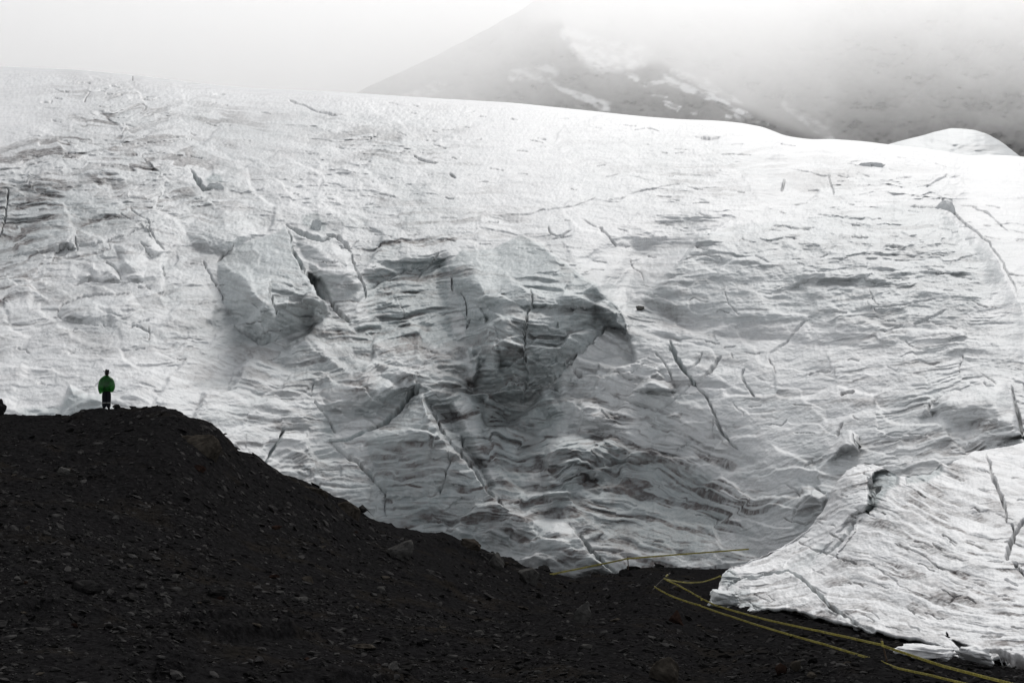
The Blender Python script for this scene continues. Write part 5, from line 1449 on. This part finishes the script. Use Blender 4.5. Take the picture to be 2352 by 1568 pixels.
    # hat: pinched crown and a wide brim, tipped a little to the right
    tilt = Matrix.Rotation(R(12), 4, 'Y')
    def hm(x, y, z, a, r_):
        y *= 1.12
        if r_ > .12: z += .03 * abs(math.cos(a)) ** 2 * 1.0
        if z > .10: z -= .02 * max(0, 1 - abs(x) / .06)
        v = tilt @ Vector((x, y, z)); return v.x, v.y + .02, v.z + 1.715
    hat = lathe('hat', [(.088, -.012), (.178, -.004), (.182, .008), (.178, .016), (.098, .02), (.094, .05), (.088, .095), (.078, .125), (.06, .135), (.03, .13)], hatm, o, 40, hm)
    lathe('hat_band', [(.0975, .016), (.0985, .02), (.0965, .042), (.094, .045)], simple_mat('hat_ribbon', (.02, .018, .018), .5), hat, 40, hm)
    o.rotation_euler = (0, 0, R(8))
    k = 93.0 / (1.86 * FPX / base.y)
    o.scale = (k, k, k)
person()

# ------------------------------------------------------------------ small bird skimming the ice at lower right
def bird():
    c = at(2176, 1461, 40.0)
    M_B = simple_mat('dark_feathers', (.02, .02, .022), .8, .2)
    o = bpy.data.objects.new('bird', None); COL.objects.link(o); o.location = c
    tag(o, 'tiny dark bird flying low over the ice with wings raised', 'bird')
    J = [(0, 0, 0, .022), (.035, 0, -.006, .024), (.065, 0, .002, .016), (.082, 0, .008, .013), (-.035, 0, .004, .012), (-.075, 0, .012, .008)]
    skin_body('body', [(x * .9, y, z, r_) for x, y, z, r_ in J], [(0, 1), (1, 2), (2, 3), (0, 4), (4, 5)], M_B, o)
    for s_ in (-1, 1):
        V = [(.03, 0, .01), (-.02, 0, .012), (-.045, s_ * .05, .06), (-.06, s_ * .08, .105), (-.03, s_ * .07, .095), (.015, s_ * .045, .055)]
        V2 = [(x, y - .003 * s_, z - .004) for x, y, z in V]
        n = len(V)
        F = [tuple(range(n)), tuple(range(n, 2 * n))[::-1]] + [(i, (i + 1) % n, n + (i + 1) % n, n + i) for i in range(n)]
        me = bpy.data.meshes.new('wing'); me.from_pydata(V + V2, [], F); me.materials.append(M_B)
        link(bpy.data.objects.new('wing', me), o)
    bm = bmesh.new(); bmesh.ops.create_cone(bm, segments=8, radius1=.005, radius2=.0005, depth=.02, cap_ends=True)
    bmesh.ops.rotate(bm, matrix=Matrix.Rotation(R(90), 3, 'Y'), verts=bm.verts); bmesh.ops.translate(bm, vec=(.09, 0, .008), verts=bm.verts)
    bm_obj('beak', bm, M_B, o)
    o.rotation_euler = (0, R(14), R(-20)); o.scale = (1.1, 1.1, 1.1)
bird()

# ------------------------------------------------------------------ cloud bank lying on the far mountain
def cloud_bank():
    m = bpy.data.materials.new('cloud'); m.use_nodes = True
    nt = m.node_tree; nt.nodes.clear()
    out = nt.nodes.new('ShaderNodeOutputMaterial')
    pv = nt.nodes.new('ShaderNodeVolumePrincipled')
    pv.inputs['Color'].default_value = (1, 1, 1, 1)
    pv.inputs['Density'].default_value = CLOUD_DENSITY
    pv.inputs['Anisotropy'].default_value = 0.6
    nt.links.new(pv.outputs[0], out.inputs['Volume'])
    V = []
    for y in (1330, 9000):
        for x in (-1.6, 1.6):
            for z in (0, 1):
                V.append((x * y, y, -60 if not z else 0.335 * y))
    F = [(0, 2, 3, 1), (4, 5, 7, 6), (0, 1, 5, 4), (2, 6, 7, 3), (1, 3, 7, 5), (0, 4, 6, 2)]
    me = bpy.data.meshes.new('cloud_bank'); me.from_pydata(V, [], F); me.materials.append(m)
    o = link(bpy.data.objects.new('cloud_bank', me))
    tag(o, 'pale cloud swallowing the far mountain above the skyline', 'cloud', kind='stuff')
cloud_bank()
